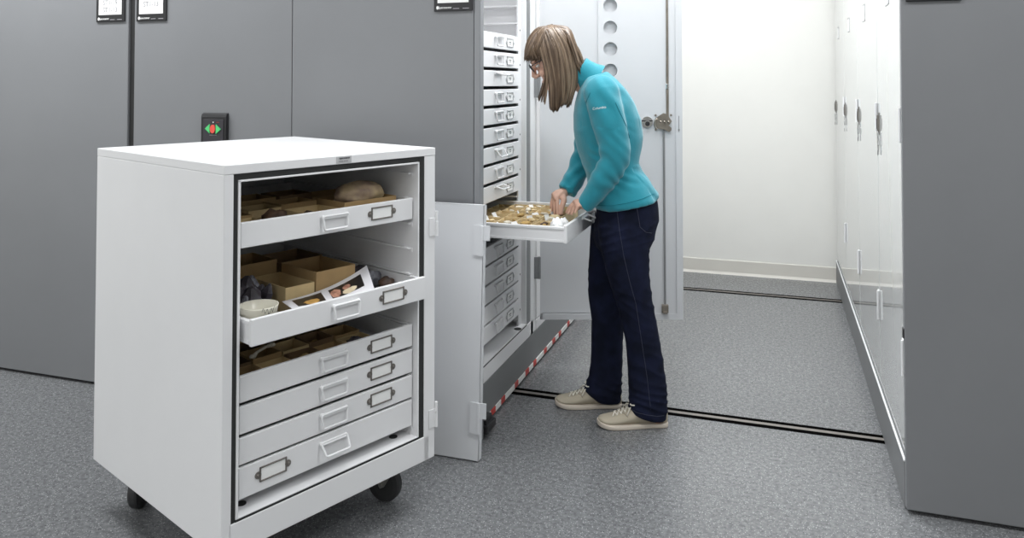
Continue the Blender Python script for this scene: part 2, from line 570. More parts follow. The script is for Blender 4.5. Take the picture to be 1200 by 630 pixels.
# ------------------------------------------------------------------ white rolling cabinet
PHI = 1.1751
W, D, ZB, ZT = .7131, .7837, .15, 1.1145
CABX, CABY = -1.2977, 1.6193
rc = thing('rolling_cabinet', 'white doorless steel cabinet on casters in front, drawers full of specimens', 'cabinet', (CABX, CABY, 0), PHI)
b = MB()
b.box(0, .026, 0, D, ZB, 1.0905, .002)
b.box(.6685, W, 0, D, ZB, 1.0905, .002)
b.box(.02, .69, D-.03, D, ZB, 1.0905)
b.box(.02, .69, 0, D-.01, ZB, .2245, .002)
b.build('case', 'white', rc)
MB().box(0, W, -.001, D, 1.0905, ZT, .0016, 2).build('top_panel', 'white', rc)
b = MB()
b.box(.026, .0385, .003, .03, .2245, 1.0905)
b.box(.6475, .6685, .002, .03, .2245, 1.0905)
b.box(.0385, .6535, .003, .03, 1.0745, 1.0905)
b.box(.0385, .6475, .0015, .03, .2245, .2310)
b.build('gasket', 'gasket', rc)
b = MB()
b.box(.0387, .0455, .0, D-.04, .2315, 1.074, .001)
b.box(.6415, .6472, .0, D-.04, .2315, 1.074, .001)
b.box(.0387, .6472, .0, D-.04, 1.069, 1.0742, .001)
b.box(.0387, .6472, .0, D-.04, .2312, .2345, .001)
b.box(.0387, .6533, D-.045, D-.038, .2315, 1.074)
for zz in range(5):
    for xs in (.6490,):
        pass
lin = b.build('liner', 'white', rc)
for k in range(11):
    z = .2585+k*.0775
    MB().box(.0455, .0555, .03, D-.05, z, z+.004, .001).build('runner', 'white', rc)
    MB().box(.6290, .6417, .03, D-.05, z+.001, z+.006, .001).box(.6385, .6417, .024, .034, z-.006, z+.006, .001).build('runner', 'white', rc)
MB().cyl((.592, .055, .2345), (.592, .055, .2362), .013, 18).build('plug', 'gasket', rc)
MB().cyl((.085, .055, .2345), (.085, .055, .2362), .013, 18).build('plug', 'gasket', rc)
# maker's plate on the front lip
MB().box(.334, .386, -.0024, -.001, 1.0935, 1.1125, .0004).build('name_plate', 'silver', rc)
lettering('lettering', 'spacesaver', .0085, (.362, -.0026, 1.1075), 'ink', rc)
lettering('lettering', 'storage systems', .005, (.358, -.0026, 1.0995), 'inkgrey', rc)
# hinge knuckles left on the right stile
for z in (.883, .288):
    hb = MB().cyl((W+.003, -.004, z-.045), (W+.003, -.004, z), .0055, 12).cyl((W+.003, -.004, z+.002), (W+.003, -.004, z+.032), .0045, 12)
    hb.box(W-.026, W+.002, -.003, -.001, z-.045, z+.012, .001)
    hb.build('hinge', 'white', rc)
# drawers
DR = {}
ZD = [(.897, .9625, 0.02), (.660, .728, -.034), (.507, .5745, .02), (.4275, .4975, .02), (.351, .4185, .02), (.265, .344, .02)]
for i, (z0, z1, yf) in enumerate(ZD):
    lx = .515 if i < 5 else .155
    DR[i] = drawer(rc, .0575, .6375 if i != 1 else .6415, yf, z0, z1, .66, .344, lx, lz=.003 if i < 5 else .004)
DR[5].children[0].rotation_euler = (-.5, 0, 0)
# casters
def caster(x, y, rz):
    b = MB()
    b.box(-.045, .045, -.04, .04, .146, ZB-.0005, .001)
    b.cyl((0, 0, .128), (0, 0, .147), .026, 18)
    for s in (-1, 1):
        b.prism([(-.022, .130), (.022, .130), (.052, .066), (.040, .045), (.026, .052), (-.016, .118)], 'y', s*.021-.0015, s*.021+.0015)
    b.box(-.024, .024, -.022, .022, .127, .131)
    b.tube([(.035, -.03, .058), (.035, .03, .058)], .006, 10)
    b.prism([(.03, .075), (.10, .092), (.105, .086), (.036, .062)], 'y', .012, .026)
    o = b.build('caster', 'steel', rc, loc=(x, y, 0), rot=(0, 0, rz))
    w = MB()
    pr = [(-.015, .052), (-.017, .048), (-.017, .03), (-.012, .022), (.012, .022), (.017, .03), (.017, .048), (.015, .052)]
    prof = [(-.016, .0), (-.016, .04), (-.014, .054), (-.008, .0575), (.008, .0575), (.014, .054), (.016, .04), (.016, 0)]
    rings = [[(.035+r*math.cos(a*PI/14), yy, .058+r*math.sin(a*PI/14)) for a in range(28)] for yy, r in prof if r > 0]
    w.loft(rings)
    w.build('wheel', 'tyre', o, smooth=False)
caster(.075, .12, .4); caster(.640, .105, 1.9); caster(.075, .66, .7); caster(.625, .66, .3)

# ------------------------------------------------------------------ lift-off door standing against the grey panel
ld = thing('cabinet_door', 'white lift-off cabinet door standing on the floor beside the rolling cabinet', 'cabinet door', (-.990, 2.575, 0.0))
ld.rotation_euler = (-math.atan2(.052, .87), 0, 0)
dw = .60
b = MB()
b.box(-dw, 0, 0, .004, .003, .884, .001)
for a in ((-dw, -dw+.003, 0, .030, .003, .884), (-.003, 0, 0, .030, .003, .884), (-dw, 0, 0, .030, .003, .006), (-dw, 0, 0, .030, .881, .884)):
    b.box(*a, .001)
b.box(-dw+.002, -.002, .026, .030, .005, .882)
b.build('leaf', 'doorwhite', ld)
for z in (.813, .202):
    hb = MB().prism([(-.034, z), (.026, z), (.026, z-.052), (.004, z-.052), (.004, z-.108), (-.034, z-.104)], 'y', -.006, -.001)
    hb.box(-.008, .003, -.008, -.001, z-.108, z, .002)
    hb.build('hinge_leaf', 'doorwhite', ld)

# ------------------------------------------------------------------ tall open drawer cabinet in the aisle
OX, OY, OZ = AX_L, 2.735, .166
oc = thing('specimen_cabinet', 'tall white cabinet with its door open, one drawer pulled out before the woman', 'cabinet', (OX, OY, OZ), PI/2)
H2 = 2.2-OZ
b = MB()
b.box(0, .022, 0, .78, 0, H2, .002)
b.box(.715, .795, 0, .03, 0, H2, .002)
b.box(.735, .795, .03, .78, 0, H2)
b.box(0.02, .75, .75, .78, 0, H2)
b.box(0.02, .75, 0, .77, 0, .062, .002)
b.box(0.02, .75, 0, .77, H2-.06, H2)
b.build('case', 'white', oc)
b = MB()
b.box(.655, .715, .004, .03, .062, H2-.06)
b.box(.022, .034, .004, .03, .062, H2-.06)
b.build('gasket', 'gasketg', oc)
b = MB()
b.box(.6505, .655, .002, .03, .066, H2-.06)
b.box(.034, .650, -.001, .012, .0622, .066)
b.build('seal_line', 'gasket', oc)
b = MB()
b.box(.036, .044, .0, .74, .066, H2-.07)
b.box(.6435, .650, .0, .74, .066, H2-.07, .001)
b.box(.600, .6435, .022, .03, .066, H2-.07)
b.box(.036, .65, .73, .74, .066, H2-.07)
b.box(.036, .65, .0, .74, .066, .072, .001)
b.build('liner', 'white', oc)
for k in range(12):
    MB().cyl((.622, .0222, .14+k*.1562), (.622, .0212, .14+k*.1562), .004, 8).build('screw', 'gasket', oc)
MB().cyl((.56, .012, .072), (.56, .012, .0745), .016, 16).build('plug', 'gasket', oc)
for k in range(26):
    z = .1+k*.0775
    if z > H2-.1: break
    MB().box(.595, .6435, .03, .73, z, z+.006, .001).build('runner', 'white', oc)
tops = [1.5245-.0775*k for k in range(9)]
sw_ = [0, 0, -1.25, 0, 0, 0, -.5, 0, -1.2]
for k, zt in enumerate(tops):
    drawer(oc, .046, .597, .019, zt-.0645-OZ, zt-OZ, .62, .322, .472, swing=sw_[k], card_mark=True)
PULL = -.345
pd = drawer(oc, .046, .597, PULL, .733-OZ, .7985-OZ, .66, .322, .472, label='pulled-out drawer', swing=-1.2)
for k in range(5):
    zt = .666-.0765*k
    drawer(oc, .046, .597, .019, zt-.0690-OZ, zt-OZ, .62, .322, .472, card_mark=True)
# its open door
dr_ = -(PI/2)+YAW
dw, dz0, dz1 = .664, .222-OZ, 2.16-OZ
hx_, hy_ = .790, -.022
def plate_holes(b, x0, x1, z0, z1, y, holes, r, th):
    """Flat plate with round cut-outs and a rim around each."""
    zs = [z0] + [v for h in holes for v in (h-r*1.25, h+r*1.25)] + [z1]
    xc = (x0+x1)/2
    for i in range(0, len(zs), 2):
        b.box(x0, x1, y, y+th, zs[i], zs[i+1])
    n = 32
    for h in holes:
        def sq(a):
            c, s = math.cos(a), math.sin(a)
            k = min((x1-xc)/abs(c) if abs(c) > 1e-6 else 1e9, r*1.25/abs(s) if abs(s) > 1e-6 else 1e9)
            return (xc+c*k, h+s*k)
        outer, inner = [], []
        angs = sorted(set([2*PI*k/n for k in range(n)] + [math.atan2(sy*r*1.25, sx*(x1-xc)) % (2*PI) for sx in (-1, 1) for sy in (-1, 1)]))
        o1 = [(sq(a)[0], y, sq(a)[1]) for a in angs]
        i1 = [(xc+r*math.cos(a), y, h+r*math.sin(a)) for a in angs]
        i2 = [(p[0], y+th+.010, p[2]) for p in i1]
        m = len(angs)
        b._fin(o1+i1+i2, [(j, (j+1) % m, m+(j+1) % m, m+j) for j in range(m)] + [(m+j, m+(j+1) % m, 2*m+(j+1) % m, 2*m+j) for j in range(m)])
    return b
b = MB()
b.box(0, dw, .012, .016, dz0, dz1)                       # outer skin
for a in ((0, .004, -.014, .016, dz0, dz1), (dw-.004, dw, -.014, .016, dz0, dz1), (0, dw, -.014, .016, dz0, dz0+.004), (0, dw, -.014, .016, dz1-.004, dz1)):
    b.box(*a)
b.box(dw-.030, dw, -.016, -.012, dz0, dz1)               # folded edges
b.box(0, dw-.03, -.016, -.012, dz0, dz0+.028)
b.box(0, .012, -.016, -.012, dz0, dz1)
b.box(0.004, .272, -.004, .0, dz0+.028, dz1)             # inner skins
door = None
holes = [z-OZ for z in (1.376-.4, 1.376-.3, 1.376-.2, 1.376-.1, 1.376, 1.477, 1.577, 1.680, 1.782, 1.884, 1.986)]
plate_holes(b, .275, .385, dz0+.028, dz1, -.010, holes, .0325, .003)
b.box(.272, .275, -.010, .0, dz0+.028, dz1)
b.box(.385, dw-.004, -.010, -.006, dz0+.028, dz1)
door = b.build('door', 'doorwhite', oc, loc=(hx_, hy_, 0), rot=(0, 0, dr_))
door['label'] = 'open door with round cut-outs and lock rods'
for z in (.46, 1.30, 2.0):
    MB().cyl((-.004, -.012, z-OZ-.05), (-.004, -.012, z-OZ+.05), .008, 12).box(-.028, .0, -.017, -.014, z-OZ-.05, z-OZ+.05, .001).build('hinge', 'gasketg', door)
# lock rods and lock
def zO(z): return z-OZ
MB().prism([(.589, zO(1.13)), (.601, zO(1.13)), (.599, dz1-.02), (.591, dz1-.02)], 'y', -.016, -.011).build('lock_rod', 'bronze', door)
MB().prism([(.573, zO(1.12)), (.582, zO(1.12)), (.584, zO(.27)), (.576, zO(.27))], 'y', -.016, -.011).build('lock_rod', 'gasketg', door)
MB().box(.564, .594, -.024, -.010, zO(.254), zO(.292), .002).box(.570, .588, -.027, -.012, zO(.25), zO(.262), .002).build('rod_guide', 'bronze', door)
MB().box(.588, .602, -.019, -.010, zO(1.29), zO(1.315), .002).build('rod_guide', 'chrome', door)
poly = [(.540, 1.155), (.552, 1.163), (.575, 1.178), (.592, 1.172), (.602, 1.158), (.614, 1.140), (.606, 1.128), (.598, 1.120), (.612, 1.110), (.612, 1.098), (.602, 1.090), (.590, 1.094), (.580, 1.102), (.560, 1.104), (.546, 1.108), (.536, 1.124), (.535, 1.142)]
b = MB().prism([(x, zO(z)) for x, z in poly], 'y', -.022, -.017)
for x in (.562, .580, .598):
    b.ell((x, -.024, zO(1.137)), (.0055, .004, .0055), 10, 8)
b.tube([(.548+.016*math.cos(a), -.0235, zO(1.128)+.024*math.sin(a)) for a in [PI*.55+k*PI*.9/8 for k in range(9)]], .0035, 8)
for x, z in ((.540, 1.168), (.540, 1.100), (.612, 1.168)):
    b.cyl((x, -.010, zO(z)), (x, -.0125, zO(z)), .005, 10)
b.build('lock_plate', 'bronze', door)
b = MB().cyl((.500, -.010, zO(1.136)), (.500, -.016, zO(1.136)), .026, 28)
b.box(.476, .524, -.018, -.015, zO(1.144), zO(1.150))
b.cyl((.500, -.016, zO(1.128)), (.500, -.022, zO(1.128)), .016, 20)
b.build('lock_boss', 'chrome', door)
MB().prism([(.474, zO(1.139)), (.526, zO(1.139)), (.526, zO(1.144)), (.474, zO(1.144))], 'y', -.0165, -.0155).cyl((.500, -.0215, zO(1.128)), (.500, -.0225, zO(1.128)), .011, 16).build('keyhole', 'gasket', door)
MB().box(dw-.018, dw-.015, -.0168, -.0158, zO(1.09), zO(1.165)).cyl((dw-.0165, -.016, zO(1.10)), (dw-.0165, -.0185, zO(1.10)), .004, 10).build('strike_slot', 'gasketg', door)

# ------------------------------------------------------------------ closed cabinets along the right of the aisle
def closed_cabinet(label, x, y_far, w, rz, latch=True, x_face=AX_R+.006, name='specimen_cabinet'):
    """Tall closed cabinet; local x runs along its front, y into it."""
    t = thing(name, label, 'cabinet', (x_face, y_far, .1503), rz, 'closed white cabinets along the right of the aisle' if latch else None)
    h = 2.05
    MB().box(.0, w, .004, .022, 0, .019, .002).build('sill', 'white', t)
    MB().box(.0, w, .022, .78, 0, h, .003).build('case', 'white', t)
    d = MB().box(.003, w-.003, 0, .020, .022, h-.006, .003, 3).build('door', 'gloss', t)
    # hinges on the left edge, latch near the right edge
    for z in (.310, 1.035, 1.80):
        MB().cyl((w-.004, -.005, z-.055), (w-.004, -.005, z+.055), .005, 12).box(w-.030, w, -.004, .0, z-.055, z+.055, .001).build('hinge', 'white', d)
    lx = .040
    b = MB().box(lx-.009, lx+.009, -.003, 0, .970, 1.055, .001)
    b.prism([(lx-.006, 1.045), (lx+.006, 1.045), (lx+.008, .985), (lx-.008, .985)], 'y', -.008, -.002)
    b.build('latch', 'framemetal', d)
    MB().prism([(lx-.006, 1.032), (lx+.006, 1.032), (lx+.007, .992), (lx-.007, .992)], 'y', -.0095, -.0075).build('keyhole', 'black', d)
    b = MB().tube([(lx+.010*math.cos(a), -.005, .968+.016*math.sin(a)) for a in [2*PI*k/14 for k in range(14)]], .0028, 8, closed=True)
    b.box(lx-.010, lx+.010, -.009, -.001, .928, .957, .002)
    b.tube([(lx, -.005, .928), (lx+.004, -.005, .912), (lx-.002, -.005, .893)], .0025, 6)
    b.build('padlock', 'chrome', d)
    cx = .30
    b = MB()
    for a in ((cx-.045, cx+.045, 1.512, 1.516), (cx-.045, cx+.045, 1.442, 1.446), (cx-.045, cx-.041, 1.442, 1.516), (cx+.041, cx+.045, 1.442, 1.516)):
        b.box(a[0], a[1], -.0022, 0, a[2], a[3])
    b.build('label_frame', 'silver', d)
    MB().box(cx-.041, cx+.041, -.0012, 0, 1.446, 1.512).build('label_card', 'card', d)
    return t
ys = [5.60, 4.868, 4.103, 3.338, 2.722]
names = ['closed glossy white cabinet at the far end, touching the back wall',
         'third closed glossy white cabinet from the right hand grey panel',
         'second closed glossy white cabinet from the right hand grey panel',
         'closed glossy white cabinet directly behind the right hand grey panel']
for i in range(4):
    closed_cabinet(names[i], 0, ys[i], ys[i]-ys[i+1]-.004, -PI/2)
# neighbour of the open cabinet, mostly hidden by the open door
nb = thing('specimen_cabinet', 'closed white cabinet hidden behind the open cabinet door, only its foot showing', 'cabinet', (OX, OY+.800, OZ), PI/2)
MB().box(0, .79, .022, .78, 0, 2.03, .003).build('case', 'white', nb)
MB().box(.003, .787, 0, .02, .05, 2.02, .003).build('door', 'white', nb)
MB().box(0, .79, 0, .022, 0, .046, .002).build('sill', 'white', nb)
# ------------------------------------------------------------------ specimens
RCM = Matrix.Translation((CABX, CABY, 0)) @ Matrix.Rotation(PHI, 4, 'Z')
OCM = Matrix.Translation((OX, OY, 0)) @ Matrix.Rotation(PI/2, 4, 'Z')

def place(o, base, x, y, z, rz=0.):
    p = base @ Vector((x, y, z))
    o.location = p
    o.rotation_euler = (0, 0, base.to_euler().z + rz)
    return o

def carton(base, x0, x1, y0, y1, z, h, m, label, group, name='cardboard_tray', rz=0., cat='tray'):
    w, d = x1-x0, y1-y0
    t = .0022
    b = MB()
    b.box(-w/2, w/2, -d/2, d/2, 0, t)
    b.box(-w/2, -w/2+t, -d/2, d/2, t, h); b.box(w/2-t, w/2, -d/2, d/2, t, h)
    b.box(-w/2+t, w/2-t, -d/2, -d/2+t, t, h-.0004); b.box(-w/2+t, w/2-t, d/2-t, d/2, t, h-.0004)
    o = b.build(name, m)
    place(o, base, (x0+x1)/2, (y0+y1)/2, z+.0004, rz)
    return tag(o, label, cat, group)

def lump(r, m, seed, amp=.35, freq=2.2, sub=3, name='mineral', facet=False, ridge=0.):
    """Irregular stone / bone: displaced icosphere resting on z = 0."""
    t = bmesh.new()
    bmesh.ops.create_icosphere(t, subdivisions=sub, radius=1)
    off = Vector((seed*3.17, seed*1.31, seed*.77))
    for v in t.verts:
        n = noise.noise(v.co*freq+off)*amp + noise.noise(v.co*freq*2.7+off)*amp*.45
        if ridge: n += ridge*abs(noise.noise(v.co*freq*1.7-off))
        v.co = v.co*(1+n)
        v.co = Vector((v.co.x*r[0], v.co.y*r[1], v.co.z*r[2]))
    zm = min(v.co.z for v in t.verts)
    for v in t.verts: v.co.z -= zm
    b = MB(); b.merge(t)
    return b.build(name, m, smooth=not facet)

def cluster(rx, ry, h, n, m, seed, name):
    """Crystal cluster: faceted points standing out of a common base, one mesh."""
    rnd = random.Random(seed)
    b = MB()
    t = bmesh.new()
    bmesh.ops.create_icosphere(t, subdivisions=3, radius=1)
    for v in t.verts:
        k = 1+.3*noise.noise(v.co*2.3+Vector((seed, 0, 0)))
        v.co = Vector((v.co.x*rx*k*.85, v.co.y*ry*k*.85, max(0, v.co.z+.3)*h*.55*k))
    b.merge(t)
    for i in range(n):
        a = rnd.uniform(0, 2*PI); q = math.sqrt(rnd.random())*.8
        p = Vector((math.cos(a)*q*rx, math.sin(a)*q*ry, h*.25*(1-q)+.004))
        if i % 2:
            b.mi = 1 if rnd.random() < .5 else 0
            q_ = h*rnd.uniform(.14, .24)
            s_ = bmesh.new(); bmesh.ops.create_icosphere(s_, subdivisions=2, radius=q_)
            for v in s_.verts: v.co = v.co*(1+.25*noise.noise(v.co*60+Vector((i, 0, 0)))) + p + Vector((0, 0, h*.28*(1.1-q)))
            b.merge(s_)
            continue
        d = Vector((math.cos(a)*q*.4+rnd.uniform(-.15, .15), math.sin(a)*q*.4+rnd.uniform(-.15, .15), rnd.uniform(.7, 1.))).normalized()
        L = h*rnd.uniform(.35, .62)
        r = h*rnd.uniform(.12, .24)
        b.mi = 1 if rnd.random() < .45 else 0
        b.tube([p, p+d*L*.7, p+d*L], [r, r*.95, r*.18], 6)
    b.mi = 0
    return b.build(name, m)

# ---- top drawer
Z1 = .9045
G = 'cardboard trays in the top drawer'
L = 'small open brown cardboard tray in the top drawer of the rolling cabinet'
carton(RCM, .405, .600, .055, .215, Z1, .066, 'carton', 'large brown cardboard tray under the tan skull, right side of the top drawer', G)
o = lump((.088, .056, .041), 'bone', 11, .13, 1.4, 4, 'fossil_skull', ridge=.08)
place(o, RCM, .512, .125, Z1+.0300, .15)
tag(o, 'tan domed skull bulging out of the top drawer of the rolling cabinet', 'skull')
t1 = [(.066, .146, .042, .118, .050, 'carton2'), (.066, .150, .125, .215, .056, 'carton'), (.156, .262, .046, .150, .040, 'carton3'),
      (.268, .388, .050, .160, .052, 'carton2'), (.160, .262, .160, .250, .060, 'carton2'), (.270, .390, .172, .270, .064, 'carton'),
      (.075, .190, .262, .360, .066, 'carton3'), (.205, .320, .280, .390, .070, 'carton'), (.335, .450, .285, .390, .070, 'carton3'), (.465, .600, .240, .370, .058, 'carton')]
for i, a in enumerate(t1):
    carton(RCM, a[0], a[1], a[2], a[3], Z1, a[4], a[5], L, G)
G2 = 'dark rocks in the top drawer'
for i, (x, y, r, m) in enumerate([(.208, .098, .040, 'rockbrown'), (.105, .078, .026, 'rockbrown'), (.108, .168, .030, 'mineral'), (.325, .105, .030, 'rockbrown'), (.33, .22, .034, 'mineral'), (.21, .205, .030, 'rockbrown'), (.13, .31, .040, 'mineral'), (.26, .335, .036, 'rockbrown'), (.39, .335, .036, 'mineral')]):
    o = lump((r, r*.85, r*.72), m, i+2, .3)
    place(o, RCM, x, y, Z1+.0030)
    tag(o, 'small dark rock lying in a cardboard tray of the top drawer', 'rock', G2)

# ---- second drawer (pulled out)
Z2 = .6675
G = 'cardboard boxes in the second drawer'
carton(RCM, .360, .500, .128, .310, Z2, .098, 'carton', 'tall brown cardboard box behind the photo sheet in the second drawer', G, 'cardboard_box', cat='box')
carton(RCM, .258, .354, .128, .310, Z2, .072, 'carton2', 'low pale cardboard box beside the dark crystals in the second drawer', G, 'cardboard_box', cat='box')
carton(RCM, .205, .350, .320, .460, Z2, .110, 'carton', 'brown cardboard box behind the low pale one in the second drawer', G, 'cardboard_box', cat='box')
carton(RCM, .070, .195, .300, .430, Z2, .100, 'carton3', 'dark cardboard box at the back left of the second drawer', G, 'cardboard_box', cat='box')
carton(RCM, .360, .520, .325, .470, Z2, .095, 'carton3', 'dark cardboard box at the back right of the second drawer', G, 'cardboard_box', cat='box')
# bowl
b = MB()
prof = [(.0, .0), (.024, .0), (.026, .004), (.042, .030), (.0495, .070), (.0505, .074), (.048, .074), (.038, .034), (.022, .008), (.0, .007)]
rings = [[(max(r, .0004)*math.cos(2*PI*k/36), max(r, .0004)*math.sin(2*PI*k/36), z) for k in range(36)] for r, z in prof]
b.loft(rings)
bowl = b.build('bowl', 'bowl', smooth=True)
place(bowl, RCM, .118, .034, Z2)
tag(bowl, 'cream bowl with a scrawled mark at the front left of the second drawer', 'bowl')
pts = []
for k in range(40):
    u = k/39
    a = -1.95+u*.75
    zz = .066+.007*math.sin(u*21)+.003*math.sin(u*9)
    rr = .042+(.0495-.042)*(zz-.030)/.046+.0008
    pts.append((rr*math.cos(a), rr*math.sin(a), zz))
MB().tube(pts, .0006, 5).build('scrawl', 'ink', bowl)
o = cluster(.056, .046, .142, 64, ['mineral', 'crystal'], 5, 'crystal_cluster')
place(o, RCM, .166, .186, Z2)
tag(o, 'dark smoky crystal cluster behind the cream bowl in the second drawer', 'mineral')
o = lump((.024, .022, .046), 'rockbrown', 23, .35, 2.5, 4, 'ore_chunk', ridge=.2)
place(o, RCM, .080, .108, Z2)
tag(o, 'rough brown ore chunk left of the dark crystals in the second drawer', 'rock')
for i, (x, y, r, m, lb) in enumerate([(.590, .225, .030, 'mineral', 'dark grey rock farthest back in the right of the second drawer'),
                                      (.590, .160, .026, 'crystal', 'glassy grey rock in the middle of the right side of the second drawer'),
                                      (.600, .100, .022, 'rockbrown', 'small brown rock nearest the front right of the second drawer')]):
    o = lump((r*1.1, r, r*.95), m, 31+i, .4, 2.4, 3, 'rock', ridge=.3)
    place(o, RCM, x, y, Z2)
    tag(o, lb, 'rock', 'rocks beside the photo sheet')
o = lump((.030, .028, .020), 'crystal', 44, .2, 1.6, 3, 'rock')
place(o, RCM, .306, .215, Z2+.003)
tag(o, 'smooth grey rock inside the low pale cardboard box', 'rock')
# curled photo sheet
def sheet_pt(u, v, lift=0.):
    a, b_, c, d = Vector((.195, -.012, .7180)), Vector((.462, -.012, .7230)), Vector((.535, .115, .7420)), Vector((.240, .118, .7080))
    p = (a*(1-u)+b_*u)*(1-v) + (d*(1-u)+c*u)*v
    p.z += .016*(u**3)*v - .014*math.sin(PI*u)*(1-.3*v) + lift
    return p
b = MB()
nu, nv = 20, 10
top = [sheet_pt(i/nu, j/nv, .0003) for j in range(nv+1) for i in range(nu+1)]
bot = [sheet_pt(i/nu, j/nv, -.0003) for j in range(nv+1) for i in range(nu+1)]
q = [(j*(nu+1)+i, j*(nu+1)+i+1, (j+1)*(nu+1)+i+1, (j+1)*(nu+1)+i) for j in range(nv) for i in range(nu)]
b._fin(top, q); b._fin(bot, [f[::-1] for f in q])
sheet = b.build('photo_sheet', 'paper', smooth=True)
sheet.matrix_world = RCM
tag(sheet, 'curled white sheet with two dark photos lying in the second drawer', 'photo sheet')
def sheet_patch(us, vs, m, name, lift):
    b = MB(); n = 10
    P = [sheet_pt(us[0]+(us[1]-us[0])*i/n, vs[0]+(vs[1]-vs[0])*j/n, lift) for j in range(n+1) for i in range(n+1)]
    b._fin(P, [(j*(n+1)+i, j*(n+1)+i+1, (j+1)*(n+1)+i+1, (j+1)*(n+1)+i) for j in range(n) for i in range(n)])
    return b.build(name, m, sheet, smooth=True)
def sheet_blob(cu, cv, ru, rv, m, name, lift, wob=.25, seed=0):
    b = MB(); n = 28
    P = [sheet_pt(cu, cv, lift)] + [sheet_pt(cu+ru*math.cos(2*PI*k/n)*(1+wob*noise.noise(Vector((math.cos(2*PI*k/n)*2, math.sin(2*PI*k/n)*2, seed)))), cv+rv*math.sin(2*PI*k/n)*(1+wob*noise.noise(Vector((math.cos(2*PI*k/n)*2, math.sin(2*PI*k/n)*2, seed+5)))), lift) for k in range(n)]
    b._fin(P, [(0, 1+k, 1+(k+1) % n) for k in range(n)])
    return b.build(name, m, sheet)
sheet_patch((.09, .42), (.30, .86), 'photoblack', 'photo', .0007)
sheet_patch((.50, .90), (.28, .82), 'photoblack', 'photo', .0007)
sheet_blob(.27, .46, .09, .15, 'photoamber', 'printed_shape', .0011, seed=1)
sheet_blob(.56, .52, .06, .22, 'photopink', 'printed_shape', .0011, seed=2)
sheet_blob(.72, .40, .09, .12, 'photocream', 'printed_shape', .0011, seed=3)
sheet_blob(.70, .60, .05, .10, 'photopink', 'printed_shape', .0012, seed=4)

# ---- third drawer
Z3 = .5145
G = 'cardboard trays in the third drawer'
L = 'small open cardboard tray in the third drawer of the rolling cabinet'
cols = [(.066, .152), (.157, .245), (.250, .335), (.340, .420), (.425, .515)]
rows = [(.046, .120), (.125, .205), (.210, .300), (.305, .400)]
mm = ['carton', 'carton2', 'carton3']
k = 0
for ri, (y0, y1) in enumerate(rows):
    for ci, (x0, x1) in enumerate(cols):
        carton(RCM, x0, x1, y0, y1, Z3, [.044, .050, .040, .053][(ri+ci*2) % 4], mm[(ri*2+ci) % 3], L, G)
        if (ri*5+ci) % 2 == 0 and ri < 3:
            rr = .020+.003*(k % 3)
            o = lump((rr, rr*.8, rr*.8), ['rockbrown', 'amber', 'mineral'][k % 3], 60+k, .3)
            place(o, RCM, (x0+x1)/2, (y0+y1)/2, Z3+.003, k)
            tag(o, 'small specimen in a cardboard tray of the third drawer', 'specimen', 'specimens in the third drawer')
            k += 1
b = MB().tube([(-.045, 0, .006), (-.02, .004, .010), (.02, 0, .012), (.045, -.004, .010)], [.007, .004, .004, .007], 10)
b.ell((-.046, .004, .006), (.008, .007, .006)); b.ell((.046, -.006, .010), (.008, .008, .006))
o = b.build('bone', 'bonew', smooth=True)
place(o, RCM, .205, .160, Z3+.049, .5)
tag(o, 'thin pale bone lying across the trays of the third drawer', 'bone')
for i, (x, y, m) in enumerate([(.565, .10, 'crystal'), (.590, .085, 'mineral')]):
    o = lump((.013, .011, .010), m, 90+i, .35)
    place(o, RCM, x, y, Z3)
    tag(o, 'tiny bluish stone at the bare right end of the third drawer', 'stone', 'stones at the bare end of the third drawer')

# ---- drawer the woman is working in
Z4 = .7405
rnd = random.Random(3)
G = 'small tan trays in the drawer before the woman'
L = 'small tan cardboard tray in the pulled-out drawer before the woman'
GB, LB = 'small bones in the drawer before the woman', 'small pale bone in the drawer before the woman'
GT, LT = 'paper tags in the drawer before the woman', 'white paper tag standing up in the drawer before the woman'
k = 0
yy = -.255
for r in range(5):
    for c in range(6):
        x0 = .062+c*.0868
        y0 = yy+r*.073
        h = .034+.010*rnd.random()
        carton(OCM, x0, x0+.084, y0, y0+.070, Z4, h, 'strawboard', L, G, 'specimen_tray')
        nb_ = (3 if r < 3 else 2)
        for j in range(nb_):
            bl = rnd.uniform(.010, .024)
            m = rnd.choice(['bonew', 'amber', 'strawboard', 'bonew', 'strawboard', 'rockbrown'] if k % 3 else ['strawboard', 'bonew'])
            o = lump((bl, bl*rnd.uniform(.3, .6), bl*rnd.uniform(.25, .5)), m, k+200, .55, 2., 2, 'small_bone')
            place(o, OCM, x0+.026+j*.020+.006*rnd.random(), y0+.020+(j*.017 if j < 2 else .0)+.006*rnd.random(), Z4+.012+.010*j, rnd.uniform(0, 3))
            tag(o, LB, 'bone', GB); k += 1
        if rnd.random() < .55 and r < 4:
            w = rnd.uniform(.012, .02)
            b = MB().box(-w, w, -.0004, .0004, 0, rnd.uniform(.016, .026), mtx=Matrix.Rotation(rnd.uniform(-.7, -.3), 4, 'X'))
            o = b.build('paper_tag', 'card')
            place(o, OCM, x0+.045, y0+.05, Z4+.030, rnd.uniform(-.6, .6))
            tag(o, LT, 'paper tag', GT)
# white wadding under her hands and a clear-lidded box
for i, (x, y, rx, ry, rz_, lb) in enumerate([(.105, -.291, .034, .024, .033, 'white tissue wadding under the woman\'s near hand at the drawer front'),
                                             (.190, -.292, .032, .022, .026, 'white tissue wadding farther along the drawer front')]):
    o = lump((rx, ry, rz_), 'tissue', 300+i, .22, 2.5, 4, 'tissue_wadding', ridge=.15)
    place(o, OCM, x, y, Z4+.001)
    tag(o, lb, 'tissue')
